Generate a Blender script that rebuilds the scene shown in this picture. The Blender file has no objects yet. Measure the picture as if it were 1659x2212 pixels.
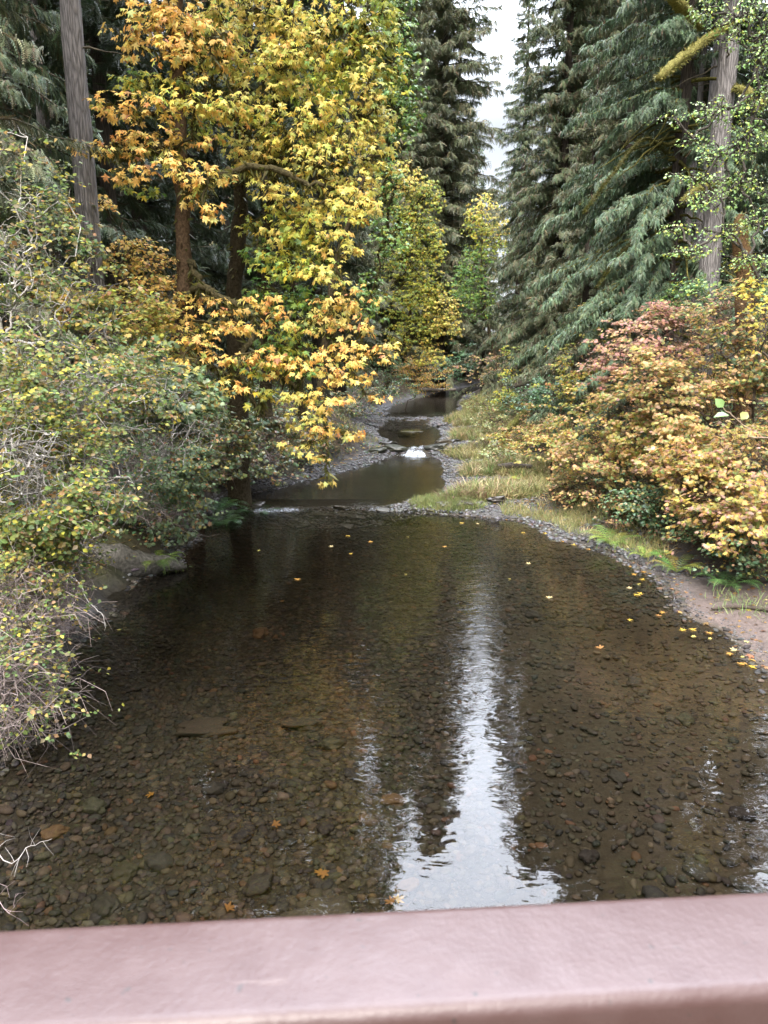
import bpy, math
import numpy as np
from mathutils import Vector, Matrix
R = math.radians
rng = np.random.default_rng(7)
sc = bpy.context.scene
COL = sc.collection

# ------------------------------------------------------------------ camera
CAM_H, PITCH = 4.5, 12.0
W, H = 1659.0, 2212.0            # picture measured at this size
F = H / 2 / 0.721
cam = bpy.data.cameras.new('camera')
cam.sensor_fit = 'VERTICAL'; cam.sensor_height = 36.0; cam.lens = 18 / 0.721
cam.clip_start = 0.05; cam.clip_end = 2000
cam.dof.use_dof = True; cam.dof.focus_distance = 16.0; cam.dof.aperture_fstop = 9.0
co = bpy.data.objects.new('camera', cam); COL.objects.link(co)
co.location = (0, 0, CAM_H); co.rotation_euler = (R(90 - PITCH), 0, 0)
sc.camera = co

# ------------------------------------------------------------------ sky, sun, exposure
SUN_EL, SUN_AZ = R(50), R(196)     # azimuth clockwise from +Y (behind the camera, a little left)
world = bpy.data.worlds.new('World'); sc.world = world; world.use_nodes = True
nt = world.node_tree; nt.nodes.clear()
def N(t, kind, **kw):
    n = t.nodes.new(kind)
    for k, v in kw.items(): setattr(n, k, v)
    return n
L_ = lambda t, a, b: t.links.new(a, b)
sky = N(nt, 'ShaderNodeTexSky', sky_type='NISHITA', sun_disc=False, sun_elevation=SUN_EL, sun_rotation=SUN_AZ)
sky.dust_density = 3.0
hs = N(nt, 'ShaderNodeHueSaturation'); hs.inputs['Saturation'].default_value = 0.30
L_(nt, sky.outputs[0], hs.inputs['Color'])
tc = N(nt, 'ShaderNodeTexCoord'); sx = N(nt, 'ShaderNodeSeparateXYZ'); L_(nt, tc.outputs['Generated'], sx.inputs[0])
ramp = N(nt, 'ShaderNodeMapRange', interpolation_type='SMOOTHSTEP')     # overcast: brighter overhead than low down
for k, v in zip(('From Min', 'From Max', 'To Min', 'To Max'), (0.36, 0.75, 0.58, 1.6)): ramp.inputs[k].default_value = v
L_(nt, sx.outputs['Z'], ramp.inputs['Value'])
cn = N(nt, 'ShaderNodeTexNoise'); cn.inputs['Scale'].default_value = 3.2; cn.inputs['Detail'].default_value = 6
mp = N(nt, 'ShaderNodeMapping'); mp.inputs['Scale'].default_value = (1, 1, 2.2)
L_(nt, tc.outputs['Generated'], mp.inputs[0]); L_(nt, mp.outputs[0], cn.inputs['Vector'])
cr = N(nt, 'ShaderNodeMapRange')
for k, v in zip(('From Min', 'From Max', 'To Min', 'To Max'), (0.3, 0.7, 0.78, 1.18)): cr.inputs[k].default_value = v
L_(nt, cn.outputs['Fac'], cr.inputs['Value'])
mu = N(nt, 'ShaderNodeMath', operation='MULTIPLY'); L_(nt, ramp.outputs[0], mu.inputs[0]); L_(nt, cr.outputs[0], mu.inputs[1])
# bright sky patch added high over the stream to lift the water's reflection
GLOW = Vector((math.sin(R(8)) * math.cos(R(60)), math.cos(R(8)) * math.cos(R(60)), math.sin(R(60))))
dt = N(nt, 'ShaderNodeVectorMath', operation='DOT_PRODUCT'); nv = N(nt, 'ShaderNodeVectorMath', operation='NORMALIZE')
L_(nt, tc.outputs['Generated'], nv.inputs[0]); L_(nt, nv.outputs[0], dt.inputs[0]); dt.inputs[1].default_value = GLOW
gr = N(nt, 'ShaderNodeMapRange', interpolation_type='SMOOTHSTEP')
for k, v in zip(('From Min', 'From Max', 'To Min', 'To Max'), (math.cos(R(44)), math.cos(R(14)), 0, 15.0)): gr.inputs[k].default_value = v
L_(nt, dt.outputs['Value'], gr.inputs['Value'])
gm = N(nt, 'ShaderNodeMath', operation='MULTIPLY_ADD'); L_(nt, gr.outputs[0], gm.inputs[0]); L_(nt, cr.outputs[0], gm.inputs[1]); L_(nt, mu.outputs[0], gm.inputs[2])
vm = N(nt, 'ShaderNodeVectorMath', operation='SCALE'); L_(nt, hs.outputs[0], vm.inputs[0]); L_(nt, gm.outputs[0], vm.inputs['Scale'])
bg = N(nt, 'ShaderNodeBackground'); bg.inputs['Strength'].default_value = 0.15
L_(nt, vm.outputs[0], bg.inputs['Color'])
wo = N(nt, 'ShaderNodeOutputWorld'); L_(nt, bg.outputs[0], wo.inputs[0])

sl = bpy.data.lights.new('sun', 'SUN'); sl.energy = 1.3; sl.angle = R(30); sl.color = (1.0, 0.95, 0.86)
so = bpy.data.objects.new('sun', sl); COL.objects.link(so)
# light travels from the sun: rotate -Z towards the ground

sd = Vector((math.sin(SUN_AZ) * math.cos(SUN_EL), math.cos(SUN_AZ) * math.cos(SUN_EL), math.sin(SUN_EL)))
so.rotation_euler = sd.to_track_quat('Z', 'Y').to_euler()
so.location = (0, -20, 60)

sc.view_settings.view_transform = 'Standard'; sc.view_settings.look = 'None'
sc.view_settings.gamma = 1; sc.view_settings.use_curve_mapping = False
sc.view_settings.exposure = 1.62
sc.render.engine = 'CYCLES'
cy = sc.cycles
cy.use_denoising = True; cy.max_bounces = 8; cy.diffuse_bounces = 2; cy.glossy_bounces = 3
cy.transmission_bounces = 4; cy.transparent_max_bounces = 12; cy.sample_clamp_indirect = 8
cy.caustics_reflective = False; cy.caustics_refractive = False
cy.use_adaptive_sampling = False

# ------------------------------------------------------------------ helpers
def at(px, py, Y):
    a, b = px - W / 2, py - H / 2
    p = R(PITCH)
    fw = F * math.cos(p) - b * math.sin(p); dn = F * math.sin(p) + b * math.cos(p)
    t = Y / fw
    return np.array([a * t, Y, CAM_H - dn * t])
def ground_hit(px, py, z=0.0):
    a, b = px - W / 2, py - H / 2
    p = R(PITCH)
    fw = F * math.cos(p) - b * math.sin(p); dn = F * math.sin(p) + b * math.cos(p)
    t = (CAM_H - z) / dn
    return np.array([a * t, fw * t, z])
def _hash(ix, iy, iz):
    n = (ix * 374761393 + iy * 668265263 + iz * 2147483647 // 7) & 0xffffffff
    n = ((n ^ (n >> 13)) * 1274126177) & 0xffffffff
    return ((n ^ (n >> 16)) & 0xffff) / 65535.0
def vnoise(p):
    p = np.asarray(p, float); i = np.floor(p).astype(np.int64); f = p - i; u = f * f * (3 - 2 * f)
    r = 0
    for dx in (0, 1):
        for dy in (0, 1):
            for dz in (0, 1):
                w = (u[..., 0] if dx else 1 - u[..., 0]) * (u[..., 1] if dy else 1 - u[..., 1]) * (u[..., 2] if dz else 1 - u[..., 2])
                r = r + w * _hash(i[..., 0] + dx, i[..., 1] + dy, i[..., 2] + dz)
    return r * 2 - 1
def fbm(p, o=4):
    p = np.asarray(p, float); s = 0; a = 1
    for k in range(o):
        s = s + a * vnoise(p * 2 ** k + 17.3 * k); a *= 0.5
    return s
def unit(v): return v / np.maximum(np.linalg.norm(v, axis=-1, keepdims=True), 1e-9)
def rnd(n, d=3): return rng.normal(size=(n, d))


def parent_inv(p):
    q = p; T = Vector((0, 0, 0))
    while q is not None and q.type == 'EMPTY': T = T + q.location; q = q.parent
    return Matrix.Translation(-T)
class MB:
    """collects triangles and quads, with a colour for every vertex, and links them as ONE mesh object"""
    def __init__(s): s.v = []; s.t = []; s.q = []; s.c = []; s.n = 0
    def add(s, v, t=None, q=None, c=(1, 1, 1)):
        v = np.asarray(v, np.float32).reshape(-1, 3)
        if t is not None and len(t): s.t.append(np.asarray(t, np.int32) + s.n)
        if q is not None and len(q): s.q.append(np.asarray(q, np.int32) + s.n)
        c = np.asarray(c, np.float32)
        if c.ndim == 1: c = np.broadcast_to(c, (len(v), 3))
        s.v.append(v); s.c.append(c); s.n += len(v)
    def mesh(s, name, mat, smooth=False):
        m = bpy.data.meshes.new(name)
        v = np.concatenate(s.v); c = np.concatenate(s.c)
        t = np.concatenate(s.t) if s.t else np.zeros((0, 3), np.int32)
        q = np.concatenate(s.q) if s.q else np.zeros((0, 4), np.int32)
        m.vertices.add(len(v)); m.vertices.foreach_set('co', v.ravel())
        m.loops.add(t.size + q.size); m.loops.foreach_set('vertex_index', np.concatenate([t.ravel(), q.ravel()]).astype(np.int32))
        m.polygons.add(len(t) + len(q))
        st = np.concatenate([np.arange(len(t)) * 3, t.size + np.arange(len(q)) * 4]).astype(np.int32)
        m.polygons.foreach_set('loop_start', st)
        if smooth: m.polygons.foreach_set('use_smooth', np.ones(len(t) + len(q), bool))
        m.update(calc_edges=True)
        a = m.color_attributes.new('Col', 'FLOAT_COLOR', 'POINT')
        a.data.foreach_set('color', np.concatenate([c, np.ones((len(c), 1), np.float32)], 1).astype(np.float32).ravel())
        m.materials.append(mat)
        return m
    def build(s, name, mat, parent=None, smooth=False, local=False):
        o = bpy.data.objects.new(name, s.mesh(name, mat, smooth)); COL.objects.link(o)
        if parent is not None:
            o.parent = parent
            if not local: o.matrix_parent_inverse = parent_inv(parent)
        return o
def thing(name, label, cat, loc, group=None):
    o = bpy.data.objects.new(name, None); COL.objects.link(o); o.location = tuple(map(float, loc)); o.empty_display_size = .2
    return tag(o, label, cat, group)
def tag(o, label=None, cat=None, group=None, kind=None):
    if label: o['label'] = label
    if cat: o['category'] = cat
    if group: o['group'] = group
    if kind: o['kind'] = kind
    return o

def prisms(mb, P0, P1, r0, r1, col, sides=4):
    """thin tapered rods, one for every pair of points"""
    P0 = np.asarray(P0, float); P1 = np.asarray(P1, float); n = len(P0)
    if n == 0: return
    d = unit(P1 - P0)
    ref = np.where(np.abs(d[:, 2:3]) > .9, np.array([[1., 0, 0]]), np.array([[0, 0, 1.]]))
    u = unit(np.cross(d, ref)); w = np.cross(d, u)
    a = np.arange(sides) * 2 * np.pi / sides
    ring = np.cos(a)[None, :, None] * u[:, None] + np.sin(a)[None, :, None] * w[:, None]
    A = P0[:, None] + ring * np.asarray(r0)[:, None, None]; B = P1[:, None] + ring * np.asarray(r1)[:, None, None]
    v = np.concatenate([A, B], 1).reshape(-1, 3)
    k = np.arange(sides); k2 = (k + 1) % sides
    q = np.stack([k, k2, k2 + sides, k + sides], 1)
    Q = (q[None] + (np.arange(n) * 2 * sides)[:, None, None]).reshape(-1, 4)
    c = np.asarray(col, float)
    if c.ndim == 2: c = np.repeat(c, 2 * sides, 0)
    mb.add(v, q=Q, c=c)
def spline(pts, n):
    """Catmull-Rom through pts"""
    P = np.asarray(pts, float)
    P = np.vstack([2 * P[0] - P[1], P, 2 * P[-1] - P[-2]])
    m = len(P) - 3
    t = np.linspace(0, m - 1e-6, n); i = t.astype(int); f = (t - i)[:, None]
    a, b, c, d = P[i], P[i + 1], P[i + 2], P[i + 3]
    return .5 * (2 * b + (c - a) * f + (2 * a - 5 * b + 4 * c - d) * f ** 2 + (3 * b - a - 3 * c + d) * f ** 3)
def tube(mb, pts, rad, sides=12, col=(1, 1, 1), rough=0.0, fr=3.0, seed=0, flare=0.0, cap=True):
    """one continuous bark-rough tube along pts (already dense)"""
    P = np.asarray(pts, float); n = len(P); rad = np.broadcast_to(np.asarray(rad, float), (n,)).copy()
    if flare: rad = rad * (1 + flare * np.exp(-np.linspace(0, 1, n) * 14))
    d = unit(np.gradient(P, axis=0))
    u = np.cross(d, np.array([0.03, 1.0, 0.05])); u = unit(u); w = np.cross(d, u)
    a = np.arange(sides) * 2 * np.pi / sides
    ring = np.cos(a)[None, :, None] * u[:, None] + np.sin(a)[None, :, None] * w[:, None]
    rr = rad[:, None] * np.ones((1, sides))
    if rough:
        q = P[:, None] + ring * rr[..., None]
        rr = rr * (1 + rough * fbm(q * fr + seed, 3)) 
    v = (P[:, None] + ring * rr[..., None]).reshape(-1, 3)
    i = np.arange(n - 1)[:, None] * sides; k = np.arange(sides)[None]; k2 = (k + 1) % sides
    Q = np.stack([i + k, i + k2, i + k2 + sides, i + k + sides], -1).reshape(-1, 4)
    base = mb.n
    mb.add(v, q=Q, c=col)
    if cap:
        for e, idx in ((0, 0), (n - 1, (n - 1) * sides)):
            mb.add(P[e:e + 1], c=col if np.ndim(col) == 1 else col[idx:idx + 1])
            ring_i = base + idx + np.arange(sides)
            T = np.stack([np.full(sides, mb.n - 1), ring_i, np.roll(ring_i, -1)], 1)
            mb.t.append(T.astype(np.int32))
def place(mb, tv, tf, pos, d, nrm, s, col, quad=False):
    """many copies of a small template, oriented by direction d and normal nrm, into one mesh"""
    pos = np.asarray(pos, float); n = len(pos)
    if n == 0: return
    d = unit(np.asarray(d, float)); nrm = np.asarray(nrm, float)
    z = unit(nrm - (nrm * d).sum(1, keepdims=True) * d); y = np.cross(z, d)
    s = np.broadcast_to(np.asarray(s, float), (n,))
    v = pos[:, None] + s[:, None, None] * (tv[None, :, 0:1] * d[:, None] + tv[None, :, 1:2] * y[:, None] + tv[None, :, 2:3] * z[:, None])
    k = len(tv)
    Fc = (tf[None] + (np.arange(n) * k)[:, None, None]).reshape(-1, tf.shape[1])
    c = np.repeat(np.asarray(col, float), k, 0) if np.ndim(col) == 2 else col
    if tf.shape[1] == 4: mb.add(v.reshape(-1, 3), q=Fc, c=c)
    else: mb.add(v.reshape(-1, 3), t=Fc, c=c)

# leaf shapes -------------------------------------------------------
def lobed(angs, rads, droop=.18, notch=None):
    a = np.radians(angs); r = np.array(rads, float)
    x = r * np.cos(a); y = r * np.sin(a); z = -droop * r ** 2
    v = np.vstack([[0, 0, 0], np.stack([x, y, z], 1)]); k = len(a)
    t = np.array([[0, i + 1, (i + 1) % k + 1] for i in range(k)])
    v[:, 0] += .12
    return v, t
_h = [(0, 1), (9, .72), (16, .80), (24, .40), (40, .72), (50, .95), (60, .66), (72, .36), (90, .56), (106, .66), (128, .30), (165, .16)]
MAPLE = lobed([a for a, _ in _h] + [-a for a, _ in _h[::-1][:-1]], [r for _, r in _h] + [r for _, r in _h[::-1][:-1]], .22)
MAPLE2 = (MAPLE[0] * [1, .86, 1] + np.stack([0 * MAPLE[0][:, 0], 0 * MAPLE[0][:, 0], -.30 * np.hypot(MAPLE[0][:, 0], MAPLE[0][:, 1]) ** 2 + .35 * np.abs(MAPLE[0][:, 1])], 1), MAPLE[1])
MAPLE3 = (MAPLE[0] * [.92, 1, 1] + np.stack([0 * MAPLE[0][:, 0], .10 * MAPLE[0][:, 0] ** 2, .30 * np.sin(MAPLE[0][:, 0] * 3 + MAPLE[0][:, 1] * 2.2) * np.hypot(MAPLE[0][:, 0], MAPLE[0][:, 1])], 1), MAPLE[1])
_h = [(0, 1), (19, .58), (36, .95), (56, .5), (76, .82), (100, .45), (122, .6), (160, .2)]
VINE = lobed([a for a, _ in _h] + [-a for a, _ in _h[::-1][:-1]], [r for _, r in _h] + [r for _, r in _h[::-1][:-1]], .2)
OVAL = (np.array([[0, 0, 0], [.3, .33, .06], [.3, -.33, .06], [.62, .3, .03], [.62, -.3, .03], [1, 0, -.12], [.45, 0, -.03]], float),
        np.array([[0, 2, 6], [0, 6, 1], [2, 4, 6], [1, 6, 3], [4, 5, 6], [3, 6, 5]]))
STRAP = (np.array([[0, .012, 0], [0, -.012, 0], [.55, .010, .0], [.55, -.010, 0], [1, 0, -.18]], float), np.array([[0, 1, 3], [0, 3, 2], [2, 3, 4]]))
def spray_tmpl(K, blen, wid, ang, droop, axis_w=.03):
    v = []; t = []
    for i in range(K):
        u = .06 + .92 * i / (K - 1)
        l = blen * (1 - .62 * u) * (.85 + .3 * ((i * 7) % 5) / 5)
        for sgn in (1, -1):
            a = math.radians(ang) * sgn
            b = np.array([u, 0, -droop * u * u]); e = b + np.array([math.cos(a) * l, math.sin(a) * l, -droop * l * .9])
            k = len(v); v += [b + [-wid / 2, 0, 0], b + [wid / 2, 0, .01], e]; t.append([k, k + 1, k + 2])
    k = len(v); v += [[0, axis_w, 0], [0, -axis_w, 0], [1.06, 0, -droop * 1.1]]; t.append([k, k + 1, k + 2])
    return np.array(v, float), np.array(t)
SPRAY_FINE = spray_tmpl(11, .42, .085, 48, .35)
SPRAY_MID = spray_tmpl(7, .42, .12, 48, .32)
SPRAY_FAR = spray_tmpl(4, .45, .2, 45, .3, .05)
FROND = spray_tmpl(15, .26, .075, 72, .45, .012)

# ------------------------------------------------------------------ materials
def new_mat(name):
    m = bpy.data.materials.new(name); m.use_nodes = True; t = m.node_tree; t.nodes.clear()
    o = N(t, 'ShaderNodeOutputMaterial'); return m, t, o
def leaf_mat(name, trans=.35, rough=.45, spec=.35):
    m, t, o = new_mat(name)
    a = N(t, 'ShaderNodeAttribute', attribute_name='Col')
    g = N(t, 'ShaderNodeNewGeometry'); no = N(t, 'ShaderNodeTexNoise'); no.inputs['Scale'].default_value = 30
    L_(t, g.outputs['Position'], no.inputs['Vector'])
    mr = N(t, 'ShaderNodeMapRange'); L_(t, no.outputs['Fac'], mr.inputs['Value'])
    mr.inputs['To Min'].default_value = .7; mr.inputs['To Max'].default_value = 1.3
    sc_ = N(t, 'ShaderNodeVectorMath', operation='SCALE'); L_(t, a.outputs['Color'], sc_.inputs[0]); L_(t, mr.outputs[0], sc_.inputs['Scale'])
    p = N(t, 'ShaderNodeBsdfPrincipled'); L_(t, sc_.outputs[0], p.inputs['Base Color'])
    p.inputs['Roughness'].default_value = rough; p.inputs['Specular IOR Level'].default_value = spec
    tr = N(t, 'ShaderNodeBsdfTranslucent'); L_(t, sc_.outputs[0], tr.inputs['Color'])
    mx = N(t, 'ShaderNodeMixShader'); mx.inputs[0].default_value = trans
    L_(t, p.outputs[0], mx.inputs[1]); L_(t, tr.outputs[0], mx.inputs[2]); L_(t, mx.outputs[0], o.inputs[0])
    return m
def rough_mat(name, scale=8, stretch=(1, 1, 1), bump=.4, dist=.03, rough=.85, spec=.25, lo=.55, hi=1.35, detail=8, voro=0):
    """surface whose colour comes from the mesh, varied and roughened by noise"""
    m, t, o = new_mat(name)
    a = N(t, 'ShaderNodeAttribute', attribute_name='Col')
    g = N(t, 'ShaderNodeNewGeometry'); mp = N(t, 'ShaderNodeMapping'); mp.inputs['Scale'].default_value = stretch
    L_(t, g.outputs['Position'], mp.inputs[0])
    no = N(t, 'ShaderNodeTexNoise'); no.inputs['Scale'].default_value = scale; no.inputs['Detail'].default_value = detail; no.inputs['Roughness'].default_value = .65
    L_(t, mp.outputs[0], no.inputs['Vector'])
    h = no.outputs['Fac']
    if voro:
        vo = N(t, 'ShaderNodeTexVoronoi', feature='DISTANCE_TO_EDGE'); vo.inputs['Scale'].default_value = voro; L_(t, mp.outputs[0], vo.inputs['Vector'])
        vr = N(t, 'ShaderNodeMapRange'); vr.inputs['From Max'].default_value = .22; L_(t, vo.outputs['Distance'], vr.inputs['Value'])
        ad = N(t, 'ShaderNodeMath', operation='MULTIPLY_ADD'); L_(t, vr.outputs[0], ad.inputs[0]); ad.inputs[1].default_value = .5; L_(t, h, ad.inputs[2]); h = ad.outputs[0]
    mr = N(t, 'ShaderNodeMapRange'); L_(t, h, mr.inputs['Value'])
    mr.inputs['From Min'].default_value = .25; mr.inputs['From Max'].default_value = .75 + (.4 if voro else 0)
    mr.inputs['To Min'].default_value = lo; mr.inputs['To Max'].default_value = hi
    sc_ = N(t, 'ShaderNodeVectorMath', operation='SCALE'); L_(t, a.outputs['Color'], sc_.inputs[0]); L_(t, mr.outputs[0], sc_.inputs['Scale'])
    p = N(t, 'ShaderNodeBsdfPrincipled'); L_(t, sc_.outputs[0], p.inputs['Base Color'])
    p.inputs['Roughness'].default_value = rough; p.inputs['Specular IOR Level'].default_value = spec
    b = N(t, 'ShaderNodeBump'); b.inputs['Strength'].default_value = bump; b.inputs['Distance'].default_value = dist
    L_(t, h, b.inputs['Height']); L_(t, b.outputs[0], p.inputs['Normal'])
    L_(t, p.outputs[0], o.inputs[0]); return m
M_LEAF = leaf_mat('autumn_leaf', .46)
M_GREEN = leaf_mat('green_leaf', .25, .35, .5)
M_NEEDLE = leaf_mat('needles', .15, .5, .4)
M_GRASS = leaf_mat('grass', .3, .5, .3)
M_BARK = rough_mat('furrowed_bark', 6, (5, 5, .55), .9, .05, .9, .15, .35, 1.5, voro=3)
M_TWIG = rough_mat('twig_bark', 14, (1, 1, 1), .3, .01, .8, .3)
M_MOSS = rough_mat('moss', 16, (1, 1, .8), 1.0, .06, .95, .05, .3, 1.7)
M_STONE = rough_mat('stone', 16, (1, 1, 1), .4, .012, .7, .35, .6, 1.35)
M_WET = rough_mat('wet_stone', 12, (1, 1, 1), .5, .02, .35, .5, .5, 1.4)
M_GROUND = rough_mat('ground_cover', 9, (1, 1, 1), .8, .05, .85, .25, .55, 1.45, detail=10)

# water: clear, reflecting by Fresnel, rippled; foam where it breaks over the ledges
def water_mat():
    m, t, o = new_mat('stream_water')
    a = N(t, 'ShaderNodeAttribute', attribute_name='Col')      # R foam, G ripple strength
    s = N(t, 'ShaderNodeSeparateColor'); L_(t, a.outputs['Color'], s.inputs[0])
    g = N(t, 'ShaderNodeNewGeometry')
    def noise(scale, stretch, rot=0, detail=2, rough=.5, dist=0):
        mp = N(t, 'ShaderNodeMapping'); mp.inputs['Scale'].default_value = stretch; mp.inputs['Rotation'].default_value = (0, 0, R(rot))
        L_(t, g.outputs['Position'], mp.inputs[0])
        n = N(t, 'ShaderNodeTexNoise'); n.inputs['Scale'].default_value = scale; n.inputs['Detail'].default_value = detail
        n.inputs['Roughness'].default_value = rough; n.inputs['Distortion'].default_value = dist
        L_(t, mp.outputs[0], n.inputs['Vector']); return n.outputs['Fac']
    n1 = noise(1.6, (1, 1.5, 1), 15, 2, .5, .4); n2 = noise(5, (1, 1.8, 1), -20, 1, .5, .6)
    n3 = noise(16, (1, 1.3, 1), 30, 3)
    ad = N(t, 'ShaderNodeMath', operation='MULTIPLY_ADD'); L_(t, n2, ad.inputs[0]); ad.inputs[1].default_value = .24; 
    m1 = N(t, 'ShaderNodeMath', operation='MULTIPLY'); L_(t, n1, m1.inputs[0]); m1.inputs[1].default_value = .55
    L_(t, m1.outputs[0], ad.inputs[2])
    m3 = N(t, 'ShaderNodeMath', operation='MULTIPLY'); L_(t, n3, m3.inputs[0]); L_(t, s.outputs['Green'], m3.inputs[1])
    m2 = N(t, 'ShaderNodeMath', operation='MULTIPLY_ADD'); L_(t, m3.outputs[0], m2.inputs[0]); m2.inputs[1].default_value = .42; L_(t, ad.outputs[0], m2.inputs[2])
    b = N(t, 'ShaderNodeBump'); b.inputs['Strength'].default_value = 1.0; 
    py = N(t, 'ShaderNodeSeparateXYZ'); L_(t, g.outputs['Position'], py.inputs[0])
    cd = N(t, 'ShaderNodeMapRange', interpolation_type='SMOOTHSTEP')          # still under the bridge, livelier towards the ledge
    for k, v in zip(('From Min', 'From Max', 'To Min', 'To Max'), (5, 11, .0065, .014)): cd.inputs[k].default_value = v
    L_(t, py.outputs['Y'], cd.inputs['Value']); L_(t, cd.outputs[0], b.inputs['Distance'])
    L_(t, m2.outputs[0], b.inputs['Height'])
    fr = N(t, 'ShaderNodeFresnel'); fr.inputs['IOR'].default_value = 1.5; L_(t, b.outputs[0], fr.inputs['Normal'])
    tr = N(t, 'ShaderNodeBsdfTransparent')                       # tea-coloured water: the deeper, the less light comes back
    dm = N(t, 'ShaderNodeMix', data_type='RGBA'); L_(t, s.outputs['Blue'], dm.inputs['Factor'])
    dm.inputs['A'].default_value = (.82, .79, .72, 1); dm.inputs['B'].default_value = (.29, .24, .17, 1); L_(t, dm.outputs['Result'], tr.inputs['Color'])
    gl = N(t, 'ShaderNodeBsdfGlossy'); gl.inputs['Roughness'].default_value = .015; L_(t, b.outputs[0], gl.inputs['Normal'])
    mx = N(t, 'ShaderNodeMixShader'); L_(t, fr.outputs[0], mx.inputs[0]); L_(t, tr.outputs[0], mx.inputs[1]); L_(t, gl.outputs[0], mx.inputs[2])
    fn = noise(15, (1, .6, 1), 0, 6, .75, 1.2)
    fm = N(t, 'ShaderNodeMath', operation='MULTIPLY'); L_(t, fn, fm.inputs[0]); L_(t, s.outputs['Red'], fm.inputs[1])
    fc = N(t, 'ShaderNodeMapRange', interpolation_type='SMOOTHSTEP'); fc.inputs['From Min'].default_value = .34; fc.inputs['From Max'].default_value = .62
    L_(t, fm.outputs[0], fc.inputs['Value'])
    fo = N(t, 'ShaderNodeBsdfPrincipled'); fo.inputs['Base Color'].default_value = (.52, .55, .60, 1); fo.inputs['Roughness'].default_value = .4
    L_(t, b.outputs[0], fo.inputs['Normal'])
    m4 = N(t, 'ShaderNodeMixShader'); L_(t, fc.outputs[0], m4.inputs[0]); L_(t, mx.outputs[0], m4.inputs[1]); L_(t, fo.outputs[0], m4.inputs[2])
    L_(t, m4.outputs[0], o.inputs[0]); return m
M_WATER = water_mat()

# ------------------------------------------------------------------ the lie of the land
_LX = np.array([(-40, -4), (4, -4.3), (7.4, -4.45), (8.3, -4.55), (10.3, -4.9), (13.2, -5.3), (15.1, -4.9), (17.1, -4.95), (19.6, -5.2), (21.5, -5.1), (23.1, -4.6), (26.4, -2.9), (29.4, -1.1), (33, .3), (34.2, .55), (37, -.1), (40, -.6), (45, -.9), (51, -1.2), (55, -.4), (65, 1.4), (80, 4.6), (93, 7.6), (120, 17), (160, 60), (400, 500)])
_RX = np.array([(-40, 6), (5, 5.5), (9.6, 5.57), (11.3, 5.7), (12.65, 5.56), (14.56, 5.74), (15.6, 5.8), (16.9, 5.1), (18.5, 4.4), (20, 4.0), (20.7, 2.4), (21.3, .6), (22.0, 1.2), (24, 2.3), (27, 2.6), (30.8, 2.7), (33, 2.3), (34.2, 2.3), (36.5, 3.2), (40, 3.5), (47, 3.9), (53, 5.9), (65, 6.6), (80, 8.8), (93, 12), (120, 23), (160, 70), (400, 520)])
_WL = np.array([(-40, 0), (21.4, 0), (22.4, .15), (33.0, .15), (34.3, .45), (46, .45), (54, .7), (400, .9)])
_BL = np.array([(-40, .1), (12, .15), (20, .15), (24, .25), (27, .6), (30, 1.2), (36, 1.1), (42, .9), (48, .9), (60, .8), (400, .5)])
_BR = np.array([(-40, 1), (8, 1.5), (10, 2.8), (13, 3.2), (14.6, 1.6), (15.6, .8), (18, .8), (20, 1.6), (22, 5.2), (26, 5), (34, 5.6), (42, 5), (50, 2.0), (60, 1), (400, .5)])
ip = lambda Y, T: np.interp(Y, T[:, 0], T[:, 1])
def wl(Y): return ip(Y, _WL)
def zones(x, Y):
    xl, xr = ip(Y, _LX), ip(Y, _RX)
    wob = .18 * fbm(np.stack([x * .0, Y * .9, Y * 0 + 3], -1), 3)
    dl = xl - x + wob; dr = x - xr + wob * .8
    return dl, dr
def ground(x, Y):
    x = np.asarray(x, float); Y = np.asarray(Y, float)
    dl, dr = zones(x, Y); w = wl(Y)
    bl, br = ip(Y, _BL), ip(Y, _BR)
    def prof(d, bar, T):
        low = .16 * np.clip(d / np.maximum(bar, .05), 0, 1) ** .7 + .03 * np.clip(d * 6, 0, 1)
        return low + np.interp(np.maximum(0, d - bar), T[0], T[1])
    zl = prof(dl, bl, ([0, .3, 1, 3, 6, 20, 60], [0, .3, .85, 2.0, 2.8, 3.6, 9]))
    zr = prof(dr, br, ([0, .5, 2, 5, 8, 20, 60], [0, .35, 1.2, 2.5, 3.6, 5.5, 12]))
    ins = np.minimum(-dl, -dr)
    dep = np.clip(ins / 1.6, 0, 1); bed = -(.34 + .42 * np.clip((1.2 - x) / 3, 0, 1) * np.exp(-((Y - 15) / 6) ** 2)) * dep * dep * (3 - 2 * dep)
    shallow = np.clip(1 - np.abs(Y - 50) / 5, 0, 1) * .22 + np.clip(1 - np.abs(Y - 21.9) / .9, 0, 1) * .26 + np.clip(1 - np.abs(Y - 33.6) / .9, 0, 1) * .2
    bed = bed + shallow * dep
    z = np.where(dl > 0, zl, np.where(dr > 0, zr, bed))
    p = np.stack([x, Y, x * 0], -1)
    out = np.maximum(dl, dr)
    amp = np.clip(out * .25, 0.0, 1) * .22
    z = z + amp * fbm(p * .7, 4) + .022 * fbm(p * 3.1 + 5, 3) * np.clip(np.abs(out) * 2, 0, 1)
    # bedrock shelves running across the right of the pool bed
    sh = np.clip((x + .5) / 2, 0, 1) * np.clip(-out / .8, 0, 1) * (Y < 20)
    s = fbm(np.stack([x * .5 + Y * .55, Y * .25 - x * .2, x * 0], -1), 4) * 2.2
    z = z + sh * .07 * (np.floor(s * 2.2) / 2.2 - s * .5)
    return w + z
def gz(x, Y): return float(ground(np.array([x]), np.array([Y]))[0])

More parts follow.
